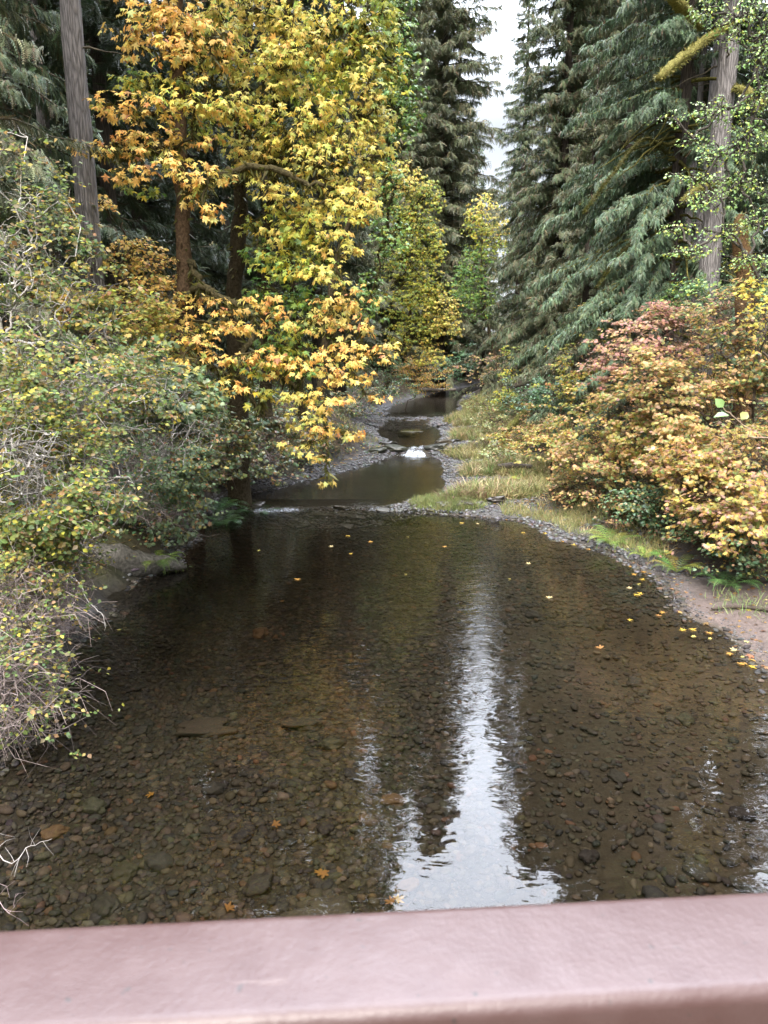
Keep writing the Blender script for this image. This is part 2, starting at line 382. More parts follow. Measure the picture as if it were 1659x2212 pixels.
def grid_lines(parts):
    out = [parts[0][0]]
    for a, b, st in parts:
        n = max(1, int(round((b - a) / st))); out += list(np.linspace(a, b, n + 1)[1:])
    return np.array(out)
def sheet(xs, ys):
    X, Yg = np.meshgrid(xs, ys); nx, ny = len(xs), len(ys)
    i = (np.arange(ny - 1)[:, None] * nx + np.arange(nx - 1)[None]).ravel()
    return X.ravel(), Yg.ravel(), np.stack([i, i + 1, i + nx + 1, i + nx], 1)

xs = grid_lines([(-900, -120, 60), (-120, -30, 4), (-30, -10, .6), (-10, 12, .11), (12, 30, .6), (30, 120, 4), (120, 900, 60)])
ys = grid_lines([(-900, -60, 60), (-60, 0, 5), (0, 4, .4), (4, 26, .11), (26, 60, .3), (60, 140, 1.5), (140, 400, 12), (400, 1000, 60)])
X, Yg, Q = sheet(xs, ys)
Z = ground(X, Yg)
dl, dr = zones(X, Yg); out = np.maximum(dl, dr)
P3 = np.stack([X, Yg, X * 0], -1)
n1 = fbm(P3 * .6, 4)[:, None]; n2 = fbm(P3 * 4 + 9, 3)[:, None]
bedc = np.array([.030, .026, .019]) * (1 + .35 * n1) + np.array([.012, .008, .003]) * np.clip(n2, 0, 1)
silt = np.array([.066, .052, .036]); bedc = bedc + (silt - bedc) * np.clip((X[:, None] - .5) / 3, 0, 1) * .7
gravel = np.array([.080, .076, .076]) * (1 + .3 * n2)
sand = np.array([.105, .080, .070]) * (1 + .12 * n2)
floor_ = np.array([.042, .031, .019]) * (1 + .4 * n2) + np.array([.0, .012, .0]) * np.clip(n1 * 2, 0, 1)
isand = (np.exp(-((Yg - 11.0) / 3.2) ** 4) * (dr > 0))[:, None]
barc = gravel * (1 - isand) + sand * isand
bw = np.where(dl > 0, ip(Yg, _BL), ip(Yg, _BR))
k = np.clip((out - bw) * 1.6 + .4 + n1[:, 0] * .7, 0, 1)[:, None]
outc = barc * (1 - k) + floor_ * k
k = np.clip(out / .12, 0, 1)[:, None]
mb = MB(); mb.add(np.stack([X, Yg, Z], 1), q=Q, c=bedc * (1 - k) + outc * k)
tag(mb.build('ground', M_GROUND, smooth=True), kind='structure')

# water, a sheet that follows the pools, the two ledges and the riffle
xs = grid_lines([(-9, -7, .4), (-7, 9, .1), (9, 80, 2)])
ys = grid_lines([(-40, 4, 4), (4, 20, .4), (20, 36, .08), (36, 60, .15), (60, 140, 2)])
X, Yg, Q = sheet(xs, ys)
Z = wl(Yg)
casc = np.exp(-((Yg - 34.0) / 1.0) ** 2) * np.clip(1 - np.abs(X - 1.5) / 1.4, 0, 1)
plume = np.where(Yg < 33.8, np.exp(-((Yg - 33.8) / 2.6) ** 2), 0) * np.clip(1.2 - np.abs(X - 1.6) / 1.3, 0, 1)
weir = np.exp(-((Yg - 21.6 - .05 * X) / .42) ** 2) * np.clip((3 - X) / 2, 0, 1) * np.clip(.75 + fbm(np.stack([X * .9, X * 0, X * 0 + 2], -1), 3), 0, 1)
wk = np.clip(1 - np.abs(Yg - 20.7) / 1.6, 0, 1) * np.clip((1.5 - X) / 2, 0, 1)
rif = np.clip(1 - np.abs(Yg - 49.5) / 5.0, 0, 1) * .8
foam = np.clip(casc * .82 + plume * .9 + weir * .58 + wk * .55 + rif * .55, 0, 1)
rip = np.clip(.0 + .35 * np.clip((Yg - 8.5) / 8, 0, 1) + 1.5 * weir + wk * 1.6 + casc * 2.5 + plume * 2 + rif * 1.6, 0, 3.5)
P3 = np.stack([X, Yg, X * 0], -1)
Z = Z + (casc * .08 + weir * .02 + rif * .035 + plume * .03) * fbm(P3 * np.array([5, 3, 1]), 3)
mb = MB(); mb.add(np.stack([X, Yg, Z], 1), q=Q, c=np.stack([foam, rip, np.clip(wl(Yg) - ground(X, Yg), 0, 1)], 1))
tag(mb.build('water', M_WATER, smooth=True), kind='structure')

# ------------------------------------------------------------------ plants
def pal(cols, n, coh=None):
    """n colours drawn from weighted (weight, r, g, b) rows, with small variation"""
    c = np.array(cols, float); w = c[:, 0] / c[:, 0].sum()
    i = rng.choice(len(c), n, p=w)
    b = c[i, 1:4]
    return np.clip(b * (1 + .16 * rnd(n, 1)) * (1 + .07 * rnd(n, 3)), .004, .95)
ORANGE = [(3.5, .70, .45, .12), (5, .72, .53, .16), (1.6, .64, .34, .09), (1.4, .42, .45, .13), (.4, .37, .18, .08)]
YELLOW = [(5, .72, .58, .15), (3, .62, .56, .15), (2, .42, .47, .13), (.8, .70, .46, .12)]
YGREEN = [(4, 0.336, 0.378, 0.075), (3, 0.473, 0.441, 0.075), (2, 0.21, 0.315, 0.09), (1, 0.588, 0.441, 0.06)]
GREEN = [(4, .13, .25, .07), (3, .20, .30, .06), (1, .34, .36, .05)]
BGREEN = [(4, .075, .16, .075), (3, .11, .20, .08)]
HAZEL = [(1.6, 0.217, 0.172, 0.079), (3, 0.209, 0.245, 0.07), (3, 0.142, 0.2, 0.06), (1.6, 0.462, 0.401, 0.07), (1, 0.363, 0.268, 0.09), (0.7, 0.287, 0.167, 0.07), (1.5, 0.087, 0.144, 0.05)]
HAZELG = [(4, 0.15, 0.203, 0.092), (3, 0.103, 0.161, 0.081), (1.2, 0.379, 0.32, 0.092), (0.5, 0.345, 0.171, 0.081)]
PINK = [(1.2, .30, .28, .13), (4, .47, .28, .21), (3, .52, .33, .18), (2, .38, .19, .17), (1.2, .50, .40, .15)]
PEACH = [(2.2, .25, .30, .11), (4, .57, .39, .17), (3, .56, .33, .15), (2, .54, .45, .13), (1.2, .42, .26, .17), (1.4, .34, .36, .11)]
GOLD = [(2, .27, .31, .10), (4, .60, .46, .12), (3, .57, .37, .12), (2, .42, .40, .11), (1.6, .48, .28, .17)]
GOLDG = [(4, .38, .36, .08), (3, .25, .29, .08), (2, .52, .36, .09), (1, .47, .25, .12)]
SALAL = [(4, 0.062, 0.138, 0.062), (3, 0.112, 0.2, 0.088), (2, 0.163, 0.237, 0.125)]
ALDER = [(4, 0.213, 0.338, 0.112), (3, 0.3, 0.425, 0.112), (1, 0.525, 0.55, 0.1)]
SPRUCE = [(0.5, 0.176, 0.126, 0.076), (4, 0.133, 0.179, 0.096), (3, 0.098, 0.145, 0.085), (1.4, 0.178, 0.195, 0.092), (0.5, 0.213, 0.17, 0.092)]
HEMLOCK = [(0.35, 0.19, 0.137, 0.085), (4, 0.136, 0.192, 0.111), (3, 0.1, 0.154, 0.092), (1.5, 0.181, 0.245, 0.138)]
DARKC = [(4, .045, .068, .034), (3, .06, .085, .04), (1, .075, .08, .04)]
OLIVE = [(3, 0.176, 0.197, 0.111), (3, 0.146, 0.168, 0.096), (1.5, 0.228, 0.197, 0.111)]
MOSSC = [(3, .085, .085, .018), (2, .06, .062, .016), (1, .12, .115, .025)]
MOSSY = [(3, 0.238, 0.224, 0.063), (2, 0.154, 0.147, 0.042), (1, 0.336, 0.308, 0.098)]

def grow(P, par, L, pts, alpha=.35):
    """joins every new point to the skeleton already there (short twigs, short way to the root)"""
    P = [np.asarray(P, float)]; base = P[0]
    pos = np.vstack([base, pts]); n0 = len(base)
    d0 = np.min(np.linalg.norm(pts[:, None] - base[None, ::max(1, n0 // 40)], axis=2), axis=1) if n0 else 0
    order = np.argsort(d0)
    allp = np.empty((n0 + len(pts), 3)); allp[:n0] = base
    pr = np.full(n0 + len(pts), -1); pr[:n0] = par; pl = np.zeros(n0 + len(pts)); pl[:n0] = L
    for k, i in enumerate(order):
        p = pts[i]; m = n0 + k
        dd = np.linalg.norm(allp[:m] - p, axis=1)
        j = int(np.argmin(dd + alpha * pl[:m]))
        allp[m] = p; pr[m] = j; pl[m] = pl[j] + dd[j]
    return allp, pr, pl
def counts(pr):
    c = np.ones(len(pr))
    for i in range(len(pr) - 1, -1, -1):
        if pr[i] >= 0: c[pr[i]] += c[i]
    return c
def rods(mb, pos, pr, rad, col, first=0, jit=.10, sub=3, sides=4, sag=0.0):
    i = np.arange(first, len(pos)); i = i[pr[i] >= 0]
    A = pos[pr[i]]; B = pos[i]; ln = np.linalg.norm(B - A, axis=1)
    rB = rad[i]; rA = np.minimum(rad[pr[i]], rB * 1.5)
    prev = A; rp = rA
    for s in range(1, sub + 1):
        f = s / sub
        q = A + (B - A) * f
        if s < sub: q = q + rnd(len(i)) * (ln * jit)[:, None] * .6; q[:, 2] += sag * ln * math.sin(f * math.pi)
        r = rA + (rB - rA) * f
        c = col if np.ndim(col) == 1 else col[i]
        prisms(mb, prev, q, rp, r, c, sides); prev, rp = q, r
def in_ellipsoid(n, c, r, shell=.33):
    d = unit(rnd(n)); u = rng.random((n, 1)) ** shell
    return np.asarray(c) + d * u * np.asarray(r)

def fringe(mb, A, B, r, n_per_m, lo, hi, cols, down=1.0):
    """moss: tufts over the limb and strands hanging from it"""
    ln = np.linalg.norm(B - A, axis=1); n = np.maximum(1, (ln * n_per_m)).astype(int)
    idx = np.repeat(np.arange(len(A)), n); m = len(idx)
    if m == 0: return
    f = rng.random((m, 1)); p = A[idx] + (B[idx] - A[idx]) * f
    d = unit(rnd(m) * np.array([1, 1, .8]) + np.array([0, 0, -1.1 * down])); p = p + d * np.asarray(r)[idx][:, None] * .8
    l = lo + (hi - lo) * rng.random(m) ** 2
    T = np.array([[0, .11, 0], [0, -.11, 0], [1, 0, 0], [.5, .09, .02]], float)
    place(mb, T, np.array([[0, 1, 3], [1, 2, 3]]), p, d, rnd(m), l, pal(cols, m))

def broadleaf(name, label, cat, trunks, pads, leaf, tmpl, mat, root, limb_r=.018, limb_col=(.06, .05, .025), limbs=(), moss=True,
              up=.75, tow=.55, dens=1.0, group=None, per=5, trunk_col=(.085, .065, .04), mossc=MOSSC, trunk_rough=.16, mosslen=.35):
    """a tree whose leaves grow in tiers along boughs; pads are (px, py, Y, rx, ry, palette[, density]) in picture units at depth Y"""
    t = thing(name, label, cat, root, group)
    nodes = []; par = []; plen = []
    tb = MB(); mossA = []; mossB = []; mossR = []
    for (pts, r0, r1) in trunks:
        s = spline(pts, 34)
        s[1:-1] += .03 * rnd(32) * np.array([1, 1, 0])
        tube(tb, s, np.linspace(r0, r1, 34), 14, trunk_col, trunk_rough, 2.5, len(nodes), flare=.5)
        for q in s[6::2]: nodes.append(q); par.append(-1); plen.append(0)
        mossA += list(s[:-1]); mossB += list(s[1:]); mossR += list(np.linspace(r0, r1, 33))
    tb.build('trunk', M_BARK if not moss else M_MOSS, t, True)
    lb = MB()
    for (pts, r0, r1) in limbs:
        s = spline(pts, 22); s[1:-1] += .035 * rnd(20)
        tube(lb, s, np.linspace(r0, r1, 22), 9, limb_col, .3, 5, len(nodes))
        for q in s[3::2]: nodes.append(q); par.append(-1); plen.append(0)
        mossA += list(s[:-1]); mossB += list(s[1:]); mossR += list(np.linspace(r0, r1, 21))
    n0 = len(nodes)
    nodes = np.array(nodes); par = np.array(par); plen = np.array(plen, float)
    cen = []; tips = []; tcol = []; tcen = []
    for pd in pads:
        px, py, Y, rx, ry, pa = pd[:6]; den = (pd[6] if len(pd) > 6 else 1.0) * dens
        c = at(px, py, Y); sx_, sz_ = rx * Y / F, ry * Y / F
        cen.append(c)
        n = max(3, int(den * 5.0 * sx_ * sz_ * 3.14 / (leaf * leaf * .5) / per))
        q = in_ellipsoid(n, c, (sx_, max(.7 * sx_, sz_), sz_), .4)
        q[:, 2] -= .25 * sz_ * ((q[:, 0] - c[0]) / sx_) ** 2
        tips.append(q); tcol += [pa] * n; tcen.append(np.repeat(c[None], n, 0))
    tips = np.vstack(tips); tcen = np.vstack(tcen)
    nodes, par, plen = grow(nodes, par, plen, np.array(cen), .25)
    # twigs, joined pad by pad so that the search stays small
    nodes2, par2, plen2 = grow(nodes, par, plen, tips, .30)
    c = counts(par2); c[:n0] = 1
    rad = np.minimum(.0042 * c ** .52, limb_r * 4)
    rad[n0:n0 + len(cen)] = np.maximum(rad[n0:n0 + len(cen)], limb_r * 1.3)
    rods(lb, nodes2, par2, rad, np.array(limb_col), n0, .09, 4, 5)
    lb.build('branches', M_MOSS if moss else M_TWIG, t, True)
    if moss:
        mm = MB()
        i = np.arange(n0, len(par2)); i = i[(rad[i] > .014) & (par2[i] >= 0)]
        A = np.vstack([np.array(mossA), nodes2[par2[i]]]); B = np.vstack([np.array(mossB), nodes2[i]]); r = np.concatenate([mossR, rad[i]])
        fringe(mm, A, B, r, 70, .05, mosslen, mossc)
        mm.build('moss', M_GRASS, t)['kind'] = 'stuff'
    # leaves
    k = len(tips); idx = np.repeat(np.arange(k), per); m = len(idx)
    out = unit((tips - tcen) * np.array([1, 1, .3]) + .3 * rnd(k))[idx]
    a = rng.random(m) * 6.283
    d = np.stack([np.cos(a), np.sin(a), -.15 - .8 * rng.random(m)], 1) + .5 * out
    nr = np.array([0, 0, up]) + tow * (out * np.array([1, 1, 0]) + np.array([0, -.65, 0])) + .33 * rnd(m)
    p = tips[idx] + unit(d) * leaf * (.25 + .5 * rng.random((m, 1)))
    # neighbouring leaves share a tint: whole twigs turn together
    pn = vnoise(tips * .9 + 4)
    col = np.empty((m, 3))
    keys = {id(x): x for x in tcol}; kid = np.array([id(x) for x in tcol])[idx]
    for kk, v in keys.items():
        s = kid == kk; col[s] = pal(v, int(s.sum()))
    col = col * (1 + .22 * pn[idx][:, None])
    cb = MB(); sz = leaf * .47 * (.45 + .8 * rng.random(m)); kind = rng.integers(0, 3, m)
    for q, tm in enumerate((MAPLE, MAPLE2, MAPLE3) if tmpl is MAPLE else (tmpl,) * 3):
        s = kind == q; place(cb, tm[0], tm[1], p[s], d[s], nr[s], sz[s], np.clip(col[s], .004, .95))
    cb.build('crown', mat, t)
    return t

def shrub(name, label, blobs, leaf, tmpl, mat, cols, twig_col, n_leaf, n_node=420, cat='shrub', group=None, base=None, up=.7, tow=.6,
          stems=5, twig_r=.0036, flat=.0, bare=0, alpha=.25, layer=0, cl=6, spread=1.25):
    """blobs: (px, py, Y, rx, ry) in picture units; stems rise from the ground below and fork out through the blobs"""
    cs = [at(b[0], b[1], b[2]) for b in blobs]; rs = [(b[3] * b[2] / F, max(.8, .75 * b[3] * b[2] / F), b[4] * b[2] / F) for b in blobs]
    c0 = np.mean(cs, 0)
    bx, bY = (c0[0], c0[1] + .4) if base is None else base
    bz = gz(bx, bY) - .05
    t = thing(name, label, cat, (bx, bY, bz), group)
    st = []; 
    for k in range(stems):
        a = rng.random() * 6.28; st.append([bx + .28 * math.cos(a), bY + .25 * math.sin(a), bz])
    st = np.array(st); vol = np.array([r[0] * r[2] for r in rs]); vol = vol / vol.sum()
    pts = []; cen = []
    for c, r, v in zip(cs, rs, vol):
        n = max(8, int(n_node * v)); q = in_ellipsoid(n, c, r, .42)
        if layer: q[:, 2] = (np.round((q[:, 2] + .25 * (q[:, 0] - c[0])) / layer) * layer - .25 * (q[:, 0] - c[0])) + .045 * rng.normal(size=n)
        dv = q - c; q = c + dv * (1 + .55 * vnoise(unit(dv / np.asarray(r)) * 2.3 + c)[:, None]) + .12 * rnd(n)
        pts.append(q); cen.append(np.repeat(c[None], n, 0))
    pts = np.vstack(pts); cen = np.vstack(cen)
    g = ground(pts[:, 0], pts[:, 1]) + .08; ok = pts[:, 2] > g; pts, cen = pts[ok], cen[ok]
    pos, pr, pl = grow(st, np.full(len(st), -1), np.zeros(len(st)), pts, alpha)
    # which centre belongs to each skeleton node
    cnt = counts(pr); rad = np.minimum(twig_r * cnt ** .45, .035)
    tb = MB(); tc = np.array(twig_col) * np.where((rad > .0062) | (rng.random(len(pos)) < .22), 1.0, .30)[:, None] * (1 + .2 * rnd(len(pos), 1)); tc = np.clip(tc, .01, .9)
    rods(tb, pos, pr, rad, tc, 0, .075, 4, 3)
    nb = int(len(pos) * (.7 + .8 * bare))           # fine side twigs
    i = rng.integers(len(st), len(pos), nb); dv = unit(rnd(nb) * np.array([1, 1, .6]) + .6 * unit(pos[i] - pos[pr[i]]))
    ln = .12 + .38 * rng.random(nb); e = pos[i] + dv * ln[:, None] + (.22 * ln)[:, None] * rnd(nb); e[:, 2] -= .22 * ln
    mid = pos[i] + dv * (ln * .5)[:, None] + (.12 * ln)[:, None] * rnd(nb); mid[:, 2] += .05 * ln
    prisms(tb, pos[i], mid, np.full(nb, twig_r), np.full(nb, twig_r * .8), tc[i], 3); prisms(tb, mid, e, np.full(nb, twig_r * .8), np.full(nb, twig_r * .35), tc[i], 3)
    tb.build('branches', M_TWIG, t)
    src = np.vstack([pos, mid, e]); own = np.concatenate([np.arange(len(pos)), i, i])
    allr = np.array(rs); allc = np.array(cs)
    rho = np.min(np.linalg.norm((pos[:, None] - allc[None]) / allr[None], axis=2), axis=1)
    wt = np.clip((rho - .4) / .4, .05, 1); wt[:len(st)] = 0; wt = wt[own] * np.clip(.5 + 1.7 * vnoise(src * np.array([1.5, 1.5, 2.1]) + 3), .03, 1); wt = wt / wt.sum()
    nc = max(1, n_leaf // cl); j = rng.choice(len(src), nc, p=wt); j = np.repeat(j, cl); n_leaf = len(j)
    p = src[j] + rnd(n_leaf) * np.array([1, 1, .32]) * leaf * spread
    cc = c0 if len(cs) == 1 else None
    ctr = np.mean(cs, 0); out = unit((p - ctr) * np.array([1, 1, .5]) + .15 * rnd(n_leaf))
    a = rng.random(n_leaf) * 6.283
    d = np.stack([np.cos(a), np.sin(a), -.5 * rng.random(n_leaf) - .05], 1) + .5 * out
    nr = np.array([0, 0, up]) + tow * (out * np.array([1, 1, .2]) + np.array([0, -.6, 0])) + .38 * rnd(n_leaf)
    tint = 1 + .25 * vnoise(p * 1.6)[:, None]
    mix = vnoise(p * 1.1 + 7) ; cl = pal(cols, n_leaf)
    cb = MB(); place(cb, tmpl[0], tmpl[1], p, d, nr, leaf * (.6 + .7 * rng.random(n_leaf)), np.clip(cl * tint, .004, .95))
    cb.build('leaves', mat, t)
    return t

def conifer_mesh(Ht, h0, Rad, nb, dens, sp, tmpl, cols, droop=.35, hang=.5, p=.8, trunk_r=.35, trunk_col=(.07, .058, .048), top=.15, one_side=None,
                 gap=.0, lean=0., dead=0, deadcol=(.09, .075, .05), mossy=False):
    """meshes (trunk, branches, needles) of one conifer standing at the origin"""
    tb = MB(); n = 40; zz = np.linspace(-1.5, Ht, n)
    cl = np.stack([lean * zz + .04 * vnoise(np.stack([zz * .3, zz * 0 + 1, zz * 0], 1)), .04 * vnoise(np.stack([zz * .3, zz * 0 + 5, zz * 0], 1)), zz], 1)
    tube(tb, cl, trunk_r * (1 - np.clip(zz / Ht, 0, 1)) ** .75 + .02, 16, trunk_col, .10, 3, 3, flare=.35)
    bb = MB(); nm = MB()
    P = []; D = []; Nn = []; S = []
    BA = []; BB = []; BR = []
    for k in range(nb + dead):
        is_dead = k >= nb
        t = rng.random() if not is_dead else -.0
        h = h0 + (Ht - h0) * t if not is_dead else (2 + rng.random() * (h0 - 1) if h0 > 3 else rng.random() * Ht * .4 + 1)
        if gap and vnoise(np.array([[h * .45, 3.3, 0]]))[0] > .55 - gap: continue
        az = rng.random() * 6.283
        if one_side is not None and rng.random() < .5: az = one_side + .9 * rng.normal()
        L = Rad * ((1 - t) ** p + top * .4) * (.55 + .55 * rng.random())
        if is_dead: L = Rad * (.25 + .4 * rng.random())
        m = 9; f = np.linspace(0, 1, m)
        dr = droop * (.7 + .6 * rng.random()) * (1.1 - .7 * t)
        r_ = L * f; zc = h + L * (.10 + .25 * t) * f - dr * L * f ** 1.6 + .10 * L * np.clip(f - .7, 0, 1)
        az_ = az + .25 * rng.normal() * f
        B = np.stack([np.cos(az_) * r_ + lean * h, np.sin(az_) * r_, zc], 1); B[1:-1] += .03 * L * rnd(m - 2) * .5
        r0 = (.012 + .011 * L) * (1.5 if is_dead and mossy else 1)
        BA.append(B[:-1]); BB.append(B[1:]); BR.append(np.stack([r0 * (1 - f[:-1] * .9), r0 * (1 - f[1:] * .9)], 1))
        if is_dead: continue
        ns = max(4, int(L * dens)); u = .12 + .88 * rng.random(ns) ** .75
        i = np.minimum((u * (m - 1)).astype(int), m - 2); q = B[i] + (B[i + 1] - B[i]) * (u * (m - 1) - i)[:, None]
        bd = unit(B[i + 1] - B[i]); side = unit(np.cross(bd, [0, 0, 1])) * np.where(rng.random(ns) < .5, 1, -1)[:, None]
        d = bd * (.25 + .6 * rng.random((ns, 1))) + side * (.15 + .8 * rng.random((ns, 1)) * (1 - .45 * u[:, None])) + np.array([0, 0, -1]) * hang * (.1 + 1.1 * rng.random((ns, 1))) + .30 * rnd(ns)
        P.append(q + .05 * rnd(ns)); D.append(d); Nn.append(np.array([0, 0, 1.]) + .35 * rnd(ns) + .5 * bd); S.append(sp * (.55 + .75 * rng.random(ns)) * (1.05 - .35 * u) * (1 if L > 1 else .8))
    A = np.vstack(BA); B = np.vstack(BB); Rr = np.vstack(BR)
    bc = np.array(deadcol) * (1 + .25 * rnd(len(A), 1)); bc = np.clip(bc, .01, .5)
    prisms(bb, A, B, Rr[:, 0], Rr[:, 1], bc, 5)
    P = np.vstack(P); D = np.vstack(D); Nn = np.vstack(Nn); S = np.concatenate(S)
    col = pal(cols, len(P)) * (1 + .25 * vnoise(P * .8)[:, None])
    place(nm, tmpl[0], tmpl[1], P, D, Nn, S, np.clip(col, .004, .9))
    return tb.mesh('trunk', M_BARK, True), bb.mesh('branches', M_TWIG if not mossy else M_MOSS, True), nm.mesh('needles', M_NEEDLE)
def conifer(meshes, name, label, loc, rot=0, s=1, group=None, cat='conifer'):
    t = thing(name, label, cat, loc, group); t.rotation_euler = (0, 0, rot); t.scale = (s, s, s)
    for nm, me in zip(('trunk', 'branches', 'crown'), meshes):
        o = bpy.data.objects.new(nm, me); COL.objects.link(o); o.parent = t
    return t
def on(px, Y, py=900):
    q = at(px, py, Y); return (q[0], Y, gz(q[0], Y))

# ------------------------------------------------------------------ conifers
C_SPRUCE = conifer_mesh(40, 3.0, 4.6, 470, 40, .40, SPRAY_MID, SPRUCE, .52, .95, .75, .42, dead=26)
C_SPRUCE2 = conifer_mesh(42, 2.0, 4.0, 470, 40, .40, SPRAY_MID, OLIVE, .45, .8, .6, .40, gap=.12, dead=30)
C_BLUNT = conifer_mesh(32, 1.5, 4.6, 560, 40, .40, SPRAY_MID, SPRUCE + OLIVE, .55, 1.0, .38, .45, dead=40)
C_FIR = conifer_mesh(38, 5.0, 4.4, 260, 28, .52, SPRAY_MID, DARKC, .30, .45, .7, .36, dead=40)
C_HEM = conifer_mesh(27, 1.5, 5.2, 240, 120, .25, SPRAY_FINE, HEMLOCK, .62, .95, .7, .26, dead=60, deadcol=(.11, .10, .03), mossy=True, one_side=math.pi * 1.12)
C_FIRBIG = conifer_mesh(56, 3, 7.2, 640, 24, .75, SPRAY_MID, OLIVE, .42, .8, .50, .5, dead=40)
C_BARE = conifer_mesh(36, 17, 4.2, 150, 13, .8, SPRAY_MID, DARKC, .3, .5, .7, .27, trunk_col=(.185, .17, .165), dead=12, lean=.006)
C_LOW = conifer_mesh(16, 1.0, 3.2, 150, 90, .25, SPRAY_FINE, OLIVE, .5, .8, .7, .18, dead=20)

conifer(C_BARE, 'conifer_tree', 'tall straight grey conifer trunk, bare of low branches, rising from the left thicket', on(205, 19, 690), 1.0, 1.05)
conifer(C_BARE, 'conifer_tree', 'dimmer grey bare trunk close behind the tall straight grey one on the left', on(135, 30, 690), 2.6, .95)
conifer(C_SPRUCE2, 'conifer_tree', 'grey-green spruce with drooping lichen-hung boughs at the left edge of the photo', on(-95, 15.5), .3, .8)
conifer(C_SPRUCE, 'conifer_tree', 'dark spruce between the left edge and the tall grey trunk', on(20, 24), 1.9, .95)
for k, (px, Y, rz, s, lab) in enumerate([
        (330, 33, .4, .95, 'dark fir behind the leftmost orange boughs of the big maple'),
        (430, 39, 2.1, 1.05, 'dark fir in the gap just right of the red-brown mossy maple trunk'),
        (270, 29, 4.0, .9, 'slim dark fir just right of the tall grey trunk'),
        (590, 42, 5.1, 1.1, 'dark fir deep behind the middle of the golden maple'),
        (90, 36, 3.0, 1.05, 'dark fir far back in the shade above the left thicket'),
        (690, 46, 1.2, 1.0, 'dark fir behind the right half of the golden maple')]):
    conifer(C_FIR, 'conifer_tree', lab, on(px, Y), rz, s, 'dark firs behind the maples')
conifer(C_FIRBIG, 'conifer_tree', 'tall ragged conifer left of the strip of sky, dead limbs low down', on(950, 92), .8, 1.2)
conifer(C_FIRBIG, 'conifer_tree', 'tall conifer half hidden behind the pale green maple, left of the ragged one', on(850, 84), 2.9, .95)
conifer(C_FIRBIG, 'conifer_tree', 'dark conifer behind the ragged one at the left of the sky strip', on(895, 108), 1.7, 1.1)
conifer(C_FIRBIG, 'conifer_tree', 'conifer with a pointed top at the foot of the sky strip', on(985, 118), 4.9, .62)
conifer(C_SPRUCE2, 'conifer_tree', 'second tall conifer of the left bank, crowded behind the pale green maple', on(735, 50), 3.8, .97)
conifer(C_SPRUCE, 'conifer_tree', 'grey-green spruce at the foot of the sky strip, left of the stream bend', on(1005, 112), 2.2, .95)
conifer(C_BLUNT, 'conifer_tree', 'tall grey-green spruce whose boughs edge the right of the sky strip', on(1190, 42), .2, .89)
conifer(C_SPRUCE2, 'conifer_tree', 'tall open-crowned spruce with bits of sky showing through its boughs', on(1320, 40), 4.4, .74)
conifer(C_BLUNT, 'conifer_tree', 'broad spruce filling the wall of boughs between the sky strip and the hemlock', on(1270, 47), 3.1, .95)
conifer(C_SPRUCE, 'conifer_tree', 'dark spruce behind the blue-green hemlock, half hidden by it', on(1440, 37), 2.7, .95)
conifer(C_SPRUCE, 'conifer_tree', 'dark spruce at the right edge behind the alder leaves', on(1660, 33), 1.3, .95)
conifer(C_SPRUCE, 'conifer_tree', 'far spruce standing right of the stream bend, small in the distance', on(1110, 72), 5.0, .9)
conifer(C_HEM, 'hemlock_tree', 'blue-green hemlock with long drooping sprays and mossy inner branches', on(1425, 25.5), 0, 1.0)
conifer(C_LOW, 'hemlock_tree', 'low dark hemlock with skirts touching the brush on the right bank', on(1250, 33), .7, 1.0)
conifer(C_LOW, 'hemlock_tree', 'low hemlock leaning over the far bend of the stream', on(1040, 66), 2.9, .9)
conifer(C_BARE, 'conifer_tree', 'grey furrowed trunk with mossy broken limbs standing above the pink brush', on(1530, 23, 620), 3.3, 1.12)
conifer(C_BARE, 'conifer_tree', 'thinner grey trunk just left of the furrowed trunk with mossy limbs', on(1478, 29), 5.5, .9)
conifer(C_BARE, 'conifer_tree', 'dark slim trunk, one of two low behind the furrowed right trunk', on(1450, 32), 5.5, .7)

# the wood behind, one mass of firs and spruces seen only between the nearer trees
fb = MB(); ft = MB()
def far_tree(x, Y, s, cols):
    z0 = gz(x, Y); Ht = 36 * s; nbr = 95
    h = 1.5 + (Ht - 1.5) * rng.random(nbr); t = h / Ht; L = 4.3 * s * ((1 - t) ** .75 + .06) * (.6 + .5 * rng.random(nbr))
    az = rng.random(nbr) * 6.283; ns = 9
    u = (.15 + .85 * rng.random((nbr, ns))); r = L[:, None] * u
    p = np.stack([x + np.cos(az)[:, None] * r, Y + np.sin(az)[:, None] * r, z0 + h[:, None] - .35 * L[:, None] * u ** 1.5], -1).reshape(-1, 3)
    m = len(p); a = np.repeat(az, ns) + rng.normal(size=m) * .9
    d = np.stack([np.cos(a), np.sin(a), -.6 - .5 * rng.random(m)], 1)
    place(fb, SPRAY_FAR[0], SPRAY_FAR[1], p, d, np.array([0, 0, 1.]) + .4 * rnd(m), 1.5 * s * (.6 + .6 * rng.random(m)), np.clip(pal(cols, m) * (1 + .2 * rng.normal()), .004, .9))
    prisms(fb, [[x, Y, z0 - 1]], [[x, Y, z0 + Ht]], np.array([.33 * s]), np.array([.03]), np.array([.06, .05, .04]), 8)
for k in range(150):
    Y = 44 + 90 * rng.random() ** 1.1; xl, xr = ip(Y, _LX), ip(Y, _RX)
    if rng.random() < .56: x = xl - 5.5 - 60 * rng.random() ** 1.5
    else: x = xr + 8 + 50 * rng.random() ** 1.5
    az = math.degrees(math.atan2(x, Y))
    if 3.0 < az < 13.5 and Y < 100: continue
    far_tree(x, Y, .85 + .35 * rng.random(), [DARKC, SPRUCE, OLIVE][k % 3])
for k in range(26):                      # across the end of the valley
    x = 4 + 38 * rng.random(); Y = 122 + 30 * rng.random(); far_tree(x, Y, .72 + .25 * rng.random(), [SPRUCE, OLIVE][k % 2])
